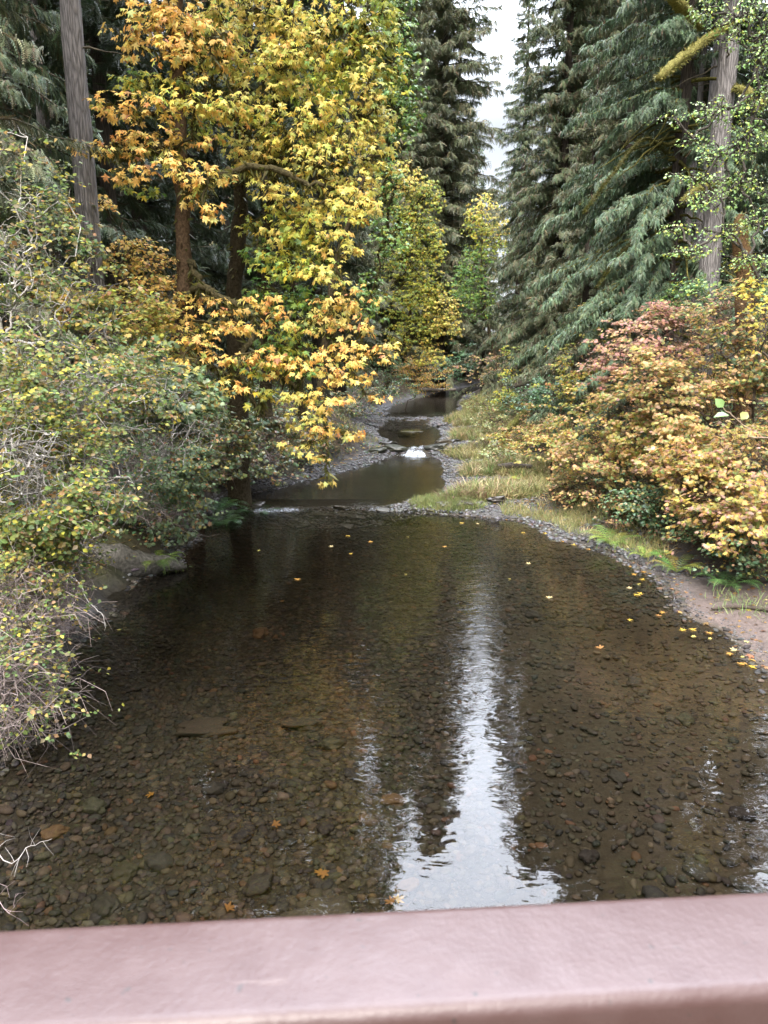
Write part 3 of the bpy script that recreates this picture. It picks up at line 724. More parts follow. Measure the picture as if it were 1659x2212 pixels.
for k in range(26):                      # close-in woods either side, outside the picture or seen in the pool
    s = -1 if k % 2 else 1; Y = 8 + 34 * rng.random(); x = s * (17 + 14 * rng.random() + (Y * .35)); far_tree(x, Y, .9 + .3 * rng.random(), DARKC)
tag(fb.build('forest', M_NEEDLE), 'dark conifer wood filling the valley sides behind the nearer trees', 'forest', kind='stuff')

# ------------------------------------------------------------------ maples
def V(px, py, Y): return at(px, py, Y)
gA = on(402, 19.5)
broadleaf('maple_tree', 'bigleaf maple with orange-gold leaves and a red-brown mossy trunk on the left bank', 'maple tree',
    [([gA - np.array([0, 0, .4]), V(402, 800, 19.5), V(398, 620, 19.5), V(392, 430, 19.5), V(386, 230, 19.4), V(380, 60, 19.3), V(372, -160, 19.2), V(380, -480, 19)], .235, .13)],
    [(330, 40, 18.6, 95, 32, ORANGE), (420, 65, 18.4, 85, 40, ORANGE), (300, 100, 18.9, 50, 20, ORANGE), (400, 115, 18.2, 70, 26, ORANGE),
     (300, 232, 18.0, 110, 22, ORANGE), (240, 222, 17.8, 52, 14, ORANGE), (420, 208, 18, 85, 26, YELLOW), (505, 215, 18.2, 70, 28, YELLOW), (350, 180, 19, 80, 18, YGREEN),
     (255, 310, 17.6, 95, 20, ORANGE), (190, 318, 17.5, 36, 8, ORANGE), (330, 292, 18, 70, 20, ORANGE), (415, 300, 18.4, 60, 18, ORANGE),
     (265, 372, 17.7, 52, 18, ORANGE), (385, 362, 17.6, 110, 22, ORANGE), (450, 385, 17.4, 46, 20, ORANGE), (440, 452, 17.2, 34, 22, ORANGE), (400, 420, 17.8, 30, 12, ORANGE),
     (515, 658, 17.2, 105, 17, ORANGE), (455, 640, 17.5, 40, 12, ORANGE), (405, 690, 17, 40, 16, ORANGE), (430, 735, 16.8, 55, 26, ORANGE), (395, 775, 16.6, 40, 18, ORANGE), (505, 770, 16.6, 62, 20, ORANGE),
     (480, 832, 16.4, 66, 20, ORANGE), (540, 700, 17, 50, 20, ORANGE), (560, 640, 17.6, 50, 10, ORANGE), (600, 690, 17.2, 40, 12, ORANGE),
     (470, 235, 18.6, 60, 20, ORANGE), (360, 20, 18.8, 80, 26, ORANGE), (290, 170, 19.2, 60, 20, YGREEN), (350, 340, 18.6, 60, 18, YELLOW), (300, 400, 18.8, 40, 16, YGREEN), (470, 700, 17.4, 50, 18, ORANGE), (560, 760, 16.9, 50, 16, ORANGE),
     (380, -60, 18.5, 130, 50, ORANGE, .5), (400, -200, 18.5, 150, 70, YELLOW, .3)],
    .27, MAPLE, M_LEAF, gA, limbs=[([V(394, 410, 19.4), V(440, 395, 19), V(500, 372, 18.6), V(560, 362, 18.3), V(640, 385, 18.2), V(700, 402, 18)], .11, .05),
        ([V(388, 300, 19.4), V(350, 318, 19), V(300, 330, 18.5), V(250, 335, 18)], .07, .03),
        ([V(398, 560, 19.5), V(430, 595, 19.2), V(455, 640, 18.8), V(500, 655, 18)], .10, .05),
        ([V(400, 640, 19.5), V(440, 625, 18.6), V(490, 650, 17.8), V(560, 670, 17.3)], .11, .04),
        ([V(384, 160, 19.4), V(440, 90, 19), V(500, 70, 18.6)], .08, .04), ([V(402, 780, 19.5), V(450, 790, 18.2), V(500, 815, 17)], .07, .03),
        ([V(386, 240, 19.4), V(330, 240, 18.8), V(270, 240, 18.2)], .06, .03)],
    trunk_col=(.085, .056, .034))
gB = on(512, 22)
broadleaf('maple_tree', 'large bigleaf maple with golden yellow and green leaves reaching out over the stream', 'maple tree',
    [([gB - np.array([0, 0, .4]), V(512, 760, 22), V(508, 620, 22), V(515, 480, 22), V(522, 330, 22), V(525, 180, 21.9), V(530, 0, 21.8), V(560, -300, 21.5), V(580, -620, 21)], .27, .12),
     ([V(575, 900, 21.4), V(572, 700, 21.4), V(580, 480, 21.2), V(590, 300, 21), V(610, 130, 20.6), V(640, -60, 20.2), V(680, -300, 20)], .15, .07),
     ([V(652, 900, 21.6), V(640, 700, 21.6), V(625, 560, 21.4), V(600, 420, 21.2), V(590, 300, 21)], .10, .07)],
    [(520, 105, 20, 90, 50, YELLOW), (610, 150, 19.6, 110, 50, YELLOW), (700, 60, 19.4, 110, 55, YELLOW), (785, 45, 19.2, 70, 70, YGREEN), (800, 165, 19, 42, 75, YELLOW),
     (770, 250, 19, 60, 55, YELLOW), (660, 250, 19.2, 85, 42, YELLOW), (700, 335, 19, 90, 42, YELLOW), (790, 345, 18.8, 34, 75, YELLOW), (795, 435, 18.8, 26, 46, YELLOW), (560, 235, 19.4, 60, 30, YGREEN),
     (740, 150, 19.4, 80, 50, YGREEN), (620, 60, 20, 70, 45, YELLOW), (560, 20, 20, 60, 40, YELLOW), (840, 20, 19.4, 26, 50, YGREEN), (850, 80, 19.6, 18, 30, YGREEN),
     (560, 330, 19.8, 70, 28, YELLOW), (620, 300, 19.4, 60, 26, YELLOW), (620, 425, 18.8, 62, 26, YELLOW), (690, 440, 18.6, 70, 30, YELLOW), (750, 440, 18.6, 50, 40, YELLOW), (670, 485, 18.4, 75, 32, YGREEN), (735, 520, 18.3, 58, 34, YELLOW),
     (600, 500, 19, 50, 24, YELLOW), (595, 560, 19, 56, 34, YGREEN), (650, 570, 18.6, 60, 34, YGREEN), (705, 590, 18.2, 66, 32, YELLOW), (760, 640, 17.8, 60, 24, ORANGE), (720, 650, 18, 50, 22, ORANGE), (610, 640, 19.4, 62, 46, GREEN), (670, 640, 19, 50, 30, GREEN),
     (820, 748, 17.2, 48, 18, ORANGE), (780, 700, 17.5, 40, 22, ORANGE), (845, 775, 17, 26, 10, ORANGE), (700, 700, 17.8, 46, 24, ORANGE), (580, 740, 18, 62, 30, GREEN), (640, 725, 17.8, 50, 24, YGREEN), (550, 790, 17.4, 60, 26, YGREEN),
     (620, 790, 17.2, 66, 28, ORANGE), (700, 780, 17, 76, 28, ORANGE), (760, 800, 16.9, 52, 26, ORANGE), (790, 850, 16.8, 42, 14, ORANGE), (640, 850, 16.8, 60, 22, YELLOW), (700, 860, 16.6, 60, 24, ORANGE), (570, 850, 17, 40, 20, YGREEN),
     (650, 905, 16.6, 52, 22, YELLOW), (705, 925, 16.5, 60, 20, ORANGE), (750, 930, 16.6, 38, 10, ORANGE), (650, 955, 16.5, 44, 20, YELLOW), (700, 985, 16.5, 16, 12, ORANGE), (706, 1032, 16.5, 11, 14, YELLOW),
     (470, 130, 20, 70, 40, YELLOW), (480, 60, 20.4, 60, 40, YGREEN), (450, 270, 20.2, 60, 22, YGREEN), (540, 290, 20, 70, 30, YELLOW), (500, 350, 20.4, 50, 18, YGREEN), (470, 20, 20.4, 60, 40, YELLOW),
     (580, 390, 19.6, 50, 20, YELLOW), (545, 480, 20, 34, 26, YGREEN), (560, 540, 19.6, 40, 30, GREEN), (640, 530, 19.4, 60, 34, YGREEN), (690, 300, 20, 90, 50, YGREEN), (740, 400, 19.6, 70, 50, YELLOW), (830, 120, 19.6, 30, 60, YGREEN), (810, 260, 19.4, 30, 50, YELLOW),
     (660, 200, 20.4, 120, 60, YGREEN, .4), (760, 110, 20, 80, 70, YGREEN, .6), (660, 110, 20.6, 120, 70, YELLOW, .4), (570, 180, 20.4, 90, 40, YELLOW, .4), (560, 620, 19.8, 40, 30, GREEN, .8), (630, 700, 18.6, 46, 24, GREEN), (690, 560, 19, 40, 26, GREEN), (600, 460, 19.4, 40, 20, YGREEN), (650, 800, 17.4, 40, 16, GREEN), (690, 680, 18.6, 70, 26, YELLOW), (640, 760, 18, 60, 26, YGREEN), (740, 740, 17.4, 50, 24, ORANGE), (860, 150, 20.5, 20, 40, YGREEN), (845, 250, 20, 14, 30, YELLOW), (840, 330, 19.6, 14, 36, YELLOW),
     (620, -70, 19.5, 190, 60, YELLOW, .5), (700, -190, 19.5, 190, 80, YGREEN, .3), (660, -340, 19.5, 180, 90, YGREEN, .3), (760, -60, 19.4, 80, 50, YGREEN, .6)],
    .27, MAPLE, M_LEAF, gB, limbs=[([V(518, 400, 22), V(560, 350, 20.6), V(620, 345, 19.8), V(690, 360, 19.2), V(740, 350, 18.9)], .11, .04),
        ([V(590, 300, 21), V(640, 320, 20), V(680, 370, 19.6), V(720, 420, 19.2)], .09, .04),
        ([V(610, 130, 20.6), V(680, 90, 20), V(760, 45, 19.6)], .07, .03), ([V(523, 300, 22), V(480, 215, 21), V(440, 195, 20)], .10, .05),
        ([V(640, 700, 21.6), V(690, 710, 19.5), V(740, 735, 18.4), V(800, 765, 17.6)], .09, .03),
        ([V(575, 760, 21.4), V(600, 800, 19), V(650, 850, 17.6), V(700, 890, 16.8)], .09, .03), ([V(700, 890, 16.8), V(706, 960, 16.5), V(707, 1030, 16.5)], .015, .006),
        ([V(572, 700, 21.4), V(545, 720, 19.6), V(520, 800, 18.4), V(560, 890, 17.6)], .10, .05),
        ([V(585, 430, 21.2), V(650, 470, 19.6), V(720, 560, 18.6), V(750, 640, 18)], .07, .03)],
    trunk_col=(.045, .036, .022))
gC = on(690, 38)
broadleaf('maple_tree', 'pale green maple between the golden maple and the ragged conifer', 'maple tree',
    [([(gC[0], gC[1], gC[2] - .3), V(720, 600, 38), V(800, 350, 36.5), V(860, 100, 35.5), V(850, -200, 35)], .2, .08)],
    [(860, 60, 34, 45, 60, GREEN), (880, 160, 34, 40, 65, GREEN), (880, 270, 34, 34, 50, GREEN), (840, 220, 34, 40, 80, GREEN), (835, 380, 34, 40, 50, GREEN), (840, 510, 34, 46, 60, GREEN), (800, 640, 34, 40, 60, GREEN), (870, -60, 34, 70, 60, GREEN)],
    .28, MAPLE, M_GREEN, gC, dens=.8)
gD = on(815, 60)
broadleaf('maple_tree', 'yellow-green maple in full leaf at the stream edge beyond the golden maple', 'maple tree',
    [([(gD[0], gD[1], gD[2] - .3), V(880, 720, 60), V(890, 550, 59), V(890, 400, 58), V(885, 330, 57)], .17, .06)],
    [(870, 390, 56.0, 55, 40, YELLOW), (920, 420, 56.0, 40, 36, YGREEN), (880, 470, 55.5, 65, 42, YGREEN), (930, 520, 55.5, 38, 50, YGREEN), (870, 560, 55.4, 60, 45, YGREEN), (925, 610, 55.0, 50, 45, YGREEN), (880, 650, 55.0, 70, 40, YGREEN), (950, 655, 54.6, 45, 34, YELLOW),
     (960, 705, 54.5, 40, 26, YELLOW), (890, 710, 54.6, 60, 28, YGREEN), (930, 760, 54.4, 40, 30, YELLOW), (860, 740, 55.0, 30, 26, YELLOW), (975, 690, 54.6, 20, 20, YELLOW)],
    .32, MAPLE, M_LEAF, gD, dens=1.0)
gE = on(1085, 62)
broadleaf('maple_tree', 'distant yellow-green maple right of the stream below the sky strip', 'maple tree',
    [([(gE[0], gE[1], gE[2] - .3), V(1045, 650, 62), V(1040, 450, 62)], .18, .06)],
    [(1040, 450, 60, 36, 32, YELLOW), (1030, 490, 60, 30, 30, YGREEN), (1060, 520, 60, 40, 36, YGREEN), (1025, 570, 60, 40, 46, GREEN), (1040, 640, 60, 36, 50, GREEN), (1000, 620, 62, 30, 50, GREEN), (1075, 480, 61, 26, 40, YELLOW)],
    .34, MAPLE, M_LEAF, gE, moss=False, dens=.8)
gF = on(1000, 112)
broadleaf('maple_tree', 'distant green maple straight above the farthest visible water', 'maple tree',
    [([(gF[0], gF[1], gF[2] - .3), V(1000, 700, 112), V(1000, 560, 112)], .2, .06)],
    [(1000, 560, 110, 26, 40, GREEN), (985, 640, 110, 26, 40, BGREEN), (1015, 690, 110, 34, 40, GREEN), (985, 720, 110, 26, 30, BGREEN), (990, 510, 110, 16, 26, YGREEN)],
    .5, MAPLE, M_GREEN, gF, moss=False, dens=.7)
gG = on(285, 21)
broadleaf('vine_maple', 'slender orange-leaved vine maple behind the tall grey trunk on the left', 'vine maple',
    [([(gG[0], gG[1], gG[2] - .2), V(290, 760, 21), V(275, 600, 20.6), V(265, 480, 20.4)], .05, .02)],
    [(220, 440, 19.8, 36, 18, ORANGE), (165, 470, 20, 40, 26, ORANGE), (290, 530, 19.6, 60, 22, ORANGE), (330, 560, 19.4, 60, 24, ORANGE), (260, 570, 19.4, 60, 26, GOLD), (320, 610, 19.2, 70, 24, ORANGE), (250, 640, 19, 50, 28, GOLDG),
     (330, 660, 19, 70, 26, GOLD), (300, 710, 18.8, 70, 26, GOLDG), (360, 600, 19.5, 36, 20, ORANGE), (160, 440, 20, 30, 16, ORANGE), (380, 640, 19, 30, 16, ORANGE)],
    .15, VINE, M_LEAF, gG, moss=False, limb_r=.008, up=.9, tow=.3)
gH = on(1690, 15)
broadleaf('alder_tree', 'alder with loose pale green leaves hanging across the furrowed trunk at the right edge', 'alder tree',
    [([(gH[0], gH[1], gH[2] - .3), V(1700, 700, 15), V(1690, 400, 15), V(1670, 100, 14.8), V(1680, -250, 14.6)], .09, .05)],
    [(1560, 235, 14, 70, 26, ALDER), (1600, 40, 14, 60, 45, ALDER), (1640, 110, 14, 40, 40, ALDER), (1500, 300, 14, 40, 14, ALDER, .6), (1620, 290, 14, 50, 30, ALDER), (1450, 255, 14, 46, 12, ALDER, .5), (1560, 330, 14, 60, 22, ALDER),
     (1470, 380, 14, 36, 10, ALDER, .5), (1520, 385, 14, 50, 14, ALDER), (1600, 400, 14, 60, 30, ALDER), (1530, 430, 13.8, 60, 20, ALDER), (1630, 470, 13.8, 40, 30, ALDER), (1470, 490, 13.8, 40, 16, ALDER), (1560, 500, 13.8, 60, 20, ALDER),
     (1500, 540, 13.6, 60, 14, ALDER), (1450, 545, 13.6, 30, 8, ALDER), (1620, 560, 13.6, 50, 22, ALDER), (1640, 200, 14, 30, 40, ALDER), (1530, 20, 14, 40, 24, ALDER), (1640, 610, 13.6, 30, 20, ALDER)],
    0.115, OVAL, M_GREEN, gH, moss=False, limb_r=.006, limb_col=(.07, .06, .05), dens=1.15, per=4, trunk_col=(.10, .09, .08))

# ------------------------------------------------------------------ thickets
WHITE = (.40, .37, .34); PURP = (.30, .24, .22); DKTW = (.10, .075, .055)
shrub('hazel_shrub', 'tall sparse hazel with pale bare twigs in front of the tall grey trunk', [(50, 470, 12, 110, 150), (120, 650, 12, 170, 90), (20, 580, 11.5, 90, 130)], 0.082, OVAL, M_LEAF, HAZEL, WHITE, 1900, 300, up=.6, bare=.2, base=(-6.6, 11.8), cl=3, spread=1.0, twig_r=.0039)
shrub('hazel_shrub', 'broad yellow-green hazel in the middle of the left thicket, branches arching right', [(130, 880, 11, 190, 120), (260, 830, 12, 120, 70), (60, 820, 10.4, 110, 120)], 0.072, OVAL, M_LEAF, HAZEL, WHITE, 8640, 760, bare=.6, base=(-6.4, 11.6), cl=3, spread=1.0, twig_r=.0039)
shrub('hazel_shrub', 'yellow-green hazel low over the water above the mossy log', [(90, 1070, 9.6, 160, 100), (40, 1000, 9.2, 110, 120), (120, 1130, 9.8, 80, 45)], 0.072, OVAL, M_LEAF, HAZEL, WHITE, 7560, 640, bare=.7, base=(-6.0, 10.2), cl=3, spread=1.0, twig_r=.0039)
shrub('snowberry_shrub', 'tangle of bare mauve twigs with few leaves hanging over the pool edge', [(50, 1290, 8.6, 110, 60), (100, 1330, 8.8, 60, 50), (20, 1380, 8.1, 70, 60)], 0.058, OVAL, M_LEAF, HAZEL, PURP, 1255, 620, bare=1.7, base=(-5.5, 8.8), stems=7, cl=3, spread=1.0, twig_r=.0039)
shrub('snowberry_shrub', 'leafy lowest clump of the left thicket with brown drooping twig tips over the water', [(40, 1510, 7.7, 75, 65), (90, 1520, 7.8, 50, 40), (10, 1440, 7.5, 50, 60)], 0.056, OVAL, M_LEAF, HAZEL, PURP, 1422, 380, bare=1.4, base=(-5.2, 7.9), cl=3, spread=1.0, twig_r=.0039)
shrub('thimbleberry_shrub', 'blue-green leafy shrub rising beside the red-brown mossy trunk', [(330, 880, 15, 110, 80), (390, 850, 16, 70, 50), (280, 830, 14.5, 80, 70)], .10, VINE, M_GREEN, HAZELG, WHITE, 3515, 500, bare=.5, base=(-6.8, 15.6))
shrub('hazel_shrub', 'mixed green and tan shrub right of the big hazel above the waterline', [(330, 1020, 13.6, 110, 90), (390, 960, 14.5, 80, 80)], 0.072, OVAL, M_LEAF, HAZELG, WHITE, 5670, 480, bare=.7, base=(-6.3, 14.2), cl=3, spread=1.0, twig_r=.0039)
shrub('currant_shrub', 'green lobed-leaved shrub with tan twigs drooping just behind the mossy log', [(320, 1095, 15.6, 85, 36), (385, 1110, 15.8, 45, 34)], .070, VINE, M_GREEN, HAZELG, PURP, 1590, 320, bare=1.0, base=(-6.2, 15.9))
shrub('bramble_thicket', 'shady green bramble at the water edge below the hanging orange maple boughs', [(445, 1000, 19, 75, 55), (495, 945, 20, 70, 46), (420, 930, 18.6, 60, 60)], .08, VINE, M_GREEN, HAZELG + [(3, .28, .30, .10), (2, .34, .23, .11)], PURP, 4200, 520, base=(-6.2, 19.8))
shrub('bramble_thicket', 'brown-twigged low bramble beside the gravel bar under the maple tip', [(575, 985, 23.5, 65, 38), (525, 1015, 22.5, 55, 30), (610, 945, 25.5, 50, 40)], .07, VINE, M_GREEN, HAZELG + [(2, .26, .28, .10), (3, .34, .21, .10)], PURP, 3200, 460, base=(-5.6, 24.4))
shrub('bramble_thicket', 'dark green brush filling the bank behind the red-brown mossy trunk', [(480, 880, 23, 110, 50), (570, 900, 25, 80, 50)], .09, VINE, M_GREEN, HAZELG + [(2, .22, .26, .09), (1.5, .32, .22, .10)], PURP, 3600, 420, base=(-7.0, 24))
shrub('vine_maple', 'yellow-leaved vine maple spreading under the orange one behind the tall grey trunk', [(230, 700, 16.5, 110, 60), (330, 740, 17.5, 90, 60), (130, 650, 16, 80, 60)], .070, VINE, M_LEAF, GOLDG, DKTW, 3800, 420, base=(-8.6, 17.5), up=.9, tow=.3, layer=.36)
shrub('vine_maple', 'dim green understorey shrub in the shade left of the tall grey trunk', [(120, 540, 18, 110, 70), (60, 480, 17.5, 80, 60), (240, 800, 17.5, 90, 50)], .11, VINE, M_GREEN, HAZELG, DKTW, 1612, 320, base=(-9.4, 18.2), up=.9)

shrub('vine_maple', 'pink-tinged vine maple crowning the brush below the furrowed right trunk', [(1400, 730, 20, 110, 55), (1340, 770, 19.6, 70, 40), (1480, 690, 20.5, 90, 50)], .070, VINE, M_LEAF, PINK, DKTW, 4600, 500, base=(8.6, 20.6), up=.9, tow=.45, layer=.36)
shrub('vine_maple', 'orange and green vine maple at the top right corner of the brush', [(1580, 690, 17.5, 90, 70), (1640, 780, 17, 60, 90)], .065, VINE, M_LEAF, PEACH + HAZELG, DKTW, 3600, 420, base=(9.6, 18), up=.9, tow=.45, layer=.36)
shrub('vine_maple', 'big peach and gold vine maple in the centre of the right brush', [(1470, 850, 17.5, 130, 75), (1560, 900, 16.5, 110, 70), (1390, 830, 18.5, 80, 60)], .070, VINE, M_LEAF, PEACH, DKTW, 7600, 760, base=(8.4, 17.6), up=.9, tow=.45, layer=.36)
shrub('vine_maple', 'gold vine maple with layered sprays above the sand bar', [(1560, 1040, 15, 110, 65), (1480, 1010, 15.6, 90, 55), (1640, 980, 14.5, 70, 80)], .070, VINE, M_LEAF, GOLD + PEACH + PINK[:2], DKTW, 6200, 640, base=(8.2, 15.6), up=.9, tow=.45, layer=.36)
shrub('vine_maple', 'lowest gold and pink vine maple sprays overhanging ferns at the right edge', [(1600, 1130, 13.6, 80, 45), (1520, 1110, 14.2, 60, 30), (1650, 1090, 13, 40, 60)], .070, VINE, M_LEAF, GOLD + PINK[:2], DKTW, 2600, 320, base=(8.0, 14.2), up=.9, tow=.45, layer=.36)
shrub('vine_maple', 'yellow-green vine maple sloping down to the grassy bar', [(1330, 900, 19.5, 100, 50), (1400, 940, 18, 90, 50), (1270, 930, 21, 70, 36)], .070, VINE, M_LEAF, PEACH + GOLDG, DKTW, 4600, 520, base=(7.4, 19.6), up=.9, tow=.45, layer=.36)
shrub('vine_maple', 'peach-leaved vine maple low over the grass beside the gold one', [(1340, 1000, 18.4, 80, 34), (1260, 985, 20, 60, 28)], .070, VINE, M_LEAF, PEACH, DKTW, 2400, 320, base=(6.9, 19), up=.9, tow=.45, layer=.36)
shrub('vine_maple', 'small peach-pink vine maple beside the mossy leaning log', [(1150, 905, 29, 55, 26), (1200, 930, 27, 60, 26)], .070, VINE, M_LEAF, PEACH, DKTW, 1700, 240, base=(7.0, 28), up=.9, layer=.36)
shrub('vine_maple', 'sparse yellow-green vine maple against the dark hemlock skirts', [(1250, 800, 25, 60, 80), (1290, 740, 25, 50, 70), (1210, 860, 25, 50, 40)], .070, VINE, M_LEAF, GOLDG, DKTW, 1900, 300, base=(8.6, 25.5), up=.9, layer=.36)
shrub('vine_maple', 'slender yellow-green sapling standing by the stream beside the far gravel', [(1105, 800, 36, 18, 50), (1095, 860, 36, 24, 26)], .070, VINE, M_LEAF, YGREEN, DKTW, 800, 130, base=(7.3, 36.3), up=.8)
shrub('vine_maple', 'orange-pink sapling spray leaning over the far stream edge', [(1060, 790, 48, 60, 26), (1090, 760, 48, 40, 26)], .070, VINE, M_LEAF, PINK + PEACH, DKTW, 1300, 200, base=(8.4, 48.5), layer=.36)
shrub('willow_shrub', 'orange-leaved shrub at the far left bend under the yellow-green maple', [(920, 815, 56, 46, 26), (890, 800, 56, 30, 24)], .15, OVAL, M_LEAF, PEACH + ORANGE, DKTW, 2200, 260, base=(1.2, 58))
shrub('willow_shrub', 'grey-green willow brush on the far left bank beside the gravel bar', [(835, 810, 48, 50, 40), (870, 840, 46, 40, 20), (800, 840, 44, 40, 30)], 0.106, OVAL, M_GREEN, BGREEN + HAZELG, DKTW, 2604, 360, base=(-1.8, 47.5))
shrub('willow_shrub', 'grey-green brush at the foot of the far conifers, centre of the bend', [(980, 790, 72, 40, 26), (1010, 775, 74, 30, 30)], .17, OVAL, M_GREEN, BGREEN, DKTW, 2200, 220, base=(5.4, 76))
shrub('salal_shrub', 'dark glossy salal under the gold vine maple, above the first fern', [(1410, 1090, 17, 70, 36), (1460, 1130, 16.2, 60, 26), (1350, 1060, 18, 50, 28)], .085, OVAL, M_GREEN, SALAL + HAZELG + [(2, .26, .17, .09)], DKTW, 2900, 380, base=(7.3, 17.2))
shrub('salal_shrub', 'dark salal bank behind the sand bar at the right edge', [(1610, 1175, 13.9, 70, 34), (1530, 1150, 14.9, 60, 30), (1660, 1195, 13.2, 40, 40)], .08, OVAL, M_GREEN, SALAL + HAZELG + [(2, .28, .18, .09)], DKTW, 2700, 360, base=(8.8, 14.4))
shrub('salal_shrub', 'grey-green brush in the hollow behind the grassy bar', [(1150, 850, 31, 60, 30), (1210, 860, 30, 60, 36), (1120, 870, 33, 40, 20)], .10, OVAL, M_GREEN, BGREEN + [(2, .12, .17, .11)], DKTW, 3400, 320, base=(8.2, 31))
shrub('salal_shrub', 'pale-topped leafy brush at the foot of the furrowed right trunk', [(1540, 640, 21, 90, 26), (1620, 620, 20, 50, 40), (1460, 660, 22, 60, 20)], .09, OVAL, M_GREEN, ALDER + BGREEN, DKTW, 2600, 320, base=(11.0, 21))
shrub('vine_maple', 'bright yellow leafy stem standing up at the right edge below the alder', [(1640, 640, 13.4, 22, 50), (1655, 720, 13.2, 16, 40)], .085, OVAL, M_LEAF, [(3, .62, .48, .09), (1, .45, .42, .08)], DKTW, 300, 70, base=(8.2, 13.8))

shrub('vine_maple', 'sprawling peach and green vine maple out on the grass below the mossy leaning log', [(1180, 960, 24.5, 60, 22), (1120, 945, 26, 46, 16), (1230, 1000, 23, 50, 22)], .065, VINE, M_LEAF, PEACH + GOLDG, DKTW, 2600, 300, base=(6.2, 25), up=.9, tow=.45, layer=.3)
shrub('willow_shrub', 'low pale green brush in the grass left of the sprawling peach vine maple', [(1080, 960, 27.5, 40, 18), (1060, 905, 33, 40, 22), (1040, 870, 38, 34, 20)], .09, OVAL, M_GREEN, [(3, .26, .31, .12), (2, .34, .33, .13), (1, .40, .28, .13)], DKTW, 2400, 240, base=(5.4, 30))
shrub('vine_maple', 'ground-hugging brown and gold tangle behind the gravel edge', [(1290, 1060, 19.6, 60, 20), (1240, 1050, 21, 50, 18), (1330, 1100, 18, 50, 18)], .06, VINE, M_LEAF, PEACH + [(4, .26, .15, .08), (2, .16, .2, .08)], DKTW, 2000, 300, base=(6.4, 19.8), up=.9, layer=.25, bare=1)

shrub('currant_shrub', 'yellow-green leafy shrub hanging over the stones left of the mossy log', [(110, 1190, 9.8, 90, 50), (170, 1210, 10.6, 60, 34), (60, 1230, 9.0, 70, 50)], .062, OVAL, M_LEAF, HAZEL, PURP, 3600, 360, bare=.5, base=(-5.9, 10.4), cl=3, twig_r=.004)

shrub('willow_shrub', 'tan and green brush covering the left bank just above the far gravel bar', [(720, 890, 33, 60, 34), (670, 920, 30, 50, 34), (770, 870, 37, 50, 30)], .09, OVAL, M_GREEN, HAZELG + [(3, .30, .22, .11), (1, .20, .24, .09)], PURP, 3600, 360, base=(-3.4, 34))
shrub('bramble_thicket', 'low leafy tangle where the left gravel bar meets the trees below the golden maple', [(650, 965, 27.5, 50, 24), (710, 935, 30, 46, 22)], .07, VINE, M_GREEN, HAZELG + [(2, .34, .21, .10)], PURP, 1800, 240, base=(-3.8, 28.5))

# ------------------------------------------------------------------ ferns
def fern(label, px, py, Y, n, L, cols, z=None, name='sword_fern', group=None):
    L *= 1.3
    q = at(px, py, Y); x, Y = q[0], q[1]; z = gz(x, Y) - .02
    t = thing(name, label, 'fern', (x, Y, z), group)
    fb_ = MB(); sb = MB()
    for k in range(n):
        a = 6.283 * k / n + .5 * rng.random(); l = L * (.7 + .5 * rng.random()); m = 20
        u = np.linspace(0, 1, m); el = 1.25 - .45 * rng.random()
        r = l * (np.sin(u * 1.3) * .78); h = l * (math.sin(el) * u - .75 * u ** 2.2)
        P = np.stack([x + np.cos(a) * r, Y + np.sin(a) * r, z + .02 + h], 1)
        c = pal(cols, 1)[0]
        prisms(sb, P[:-1], P[1:], np.full(m - 1, .006), np.full(m - 1, .004), c * .8, 4)
        d = unit(np.gradient(P, axis=0)); s = unit(np.cross(d, [0, 0, 1]))
        w = .17 * l * np.sin(np.clip(u * 1.0 + .12, 0, 1) * math.pi) ** .7
        T = np.array([[0, .06, 0], [0, -.06, 0], [.5, .05, -.03], [.5, -.05, -.03], [1, 0, -.16]], float); TF = np.array([[0, 1, 3], [0, 3, 2], [2, 3, 4]])
        for sg in (1, -1):
            for off in (0,):
                i = np.arange(1, m - 1); Pp = P[i] + (P[i + 1] - P[i]) * off
                place(fb_, T, TF, Pp, s[i] * sg + .45 * d[i] + np.array([0, 0, .05]), np.cross(s[i], d[i]), w[i], pal([(1, *c)], len(i)))
    fb_.build('fronds', M_GREEN, t); sb.build('stalks', M_TWIG, t)
FERN = [(3, .17, .27, .06), (2, .24, .31, .07), (1, .36, .36, .08)]
FERND = [(3, .07, .15, .05), (2, .10, .19, .06)]
fern('bright fern with yellowing lower fronds at the right waterline beside wet gravel', 1320, 1178, 16.75, 13, .75, FERN)
fern('fern arching over the tip of the sand bar, right of the wet gravel', 1462, 1225, 14.55, 13, .66, FERN)
fern('small fern wedged between two brighter ferns at the right waterline', 1395, 1198, 15.6, 10, .5, FERN)
fern('dark fern below the lowest gold sprays at the right edge', 1575, 1225, 13.4, 12, .7, FERND)
fern('sword fern on the shady left bank beneath the hanging maple boughs', 555, 985, 21.5, 16, .85, FERND)
fern('sword fern at the left waterline in front of the bramble', 480, 1050, 20, 15, .8, FERND)
fern('fern tuft just above the mossy log on the left bank', 330, 1120, 14.9, 13, .7, FERN)
fern('fern growing at the foot of the red-brown mossy trunk', 455, 800, 21, 14, .9, FERND)

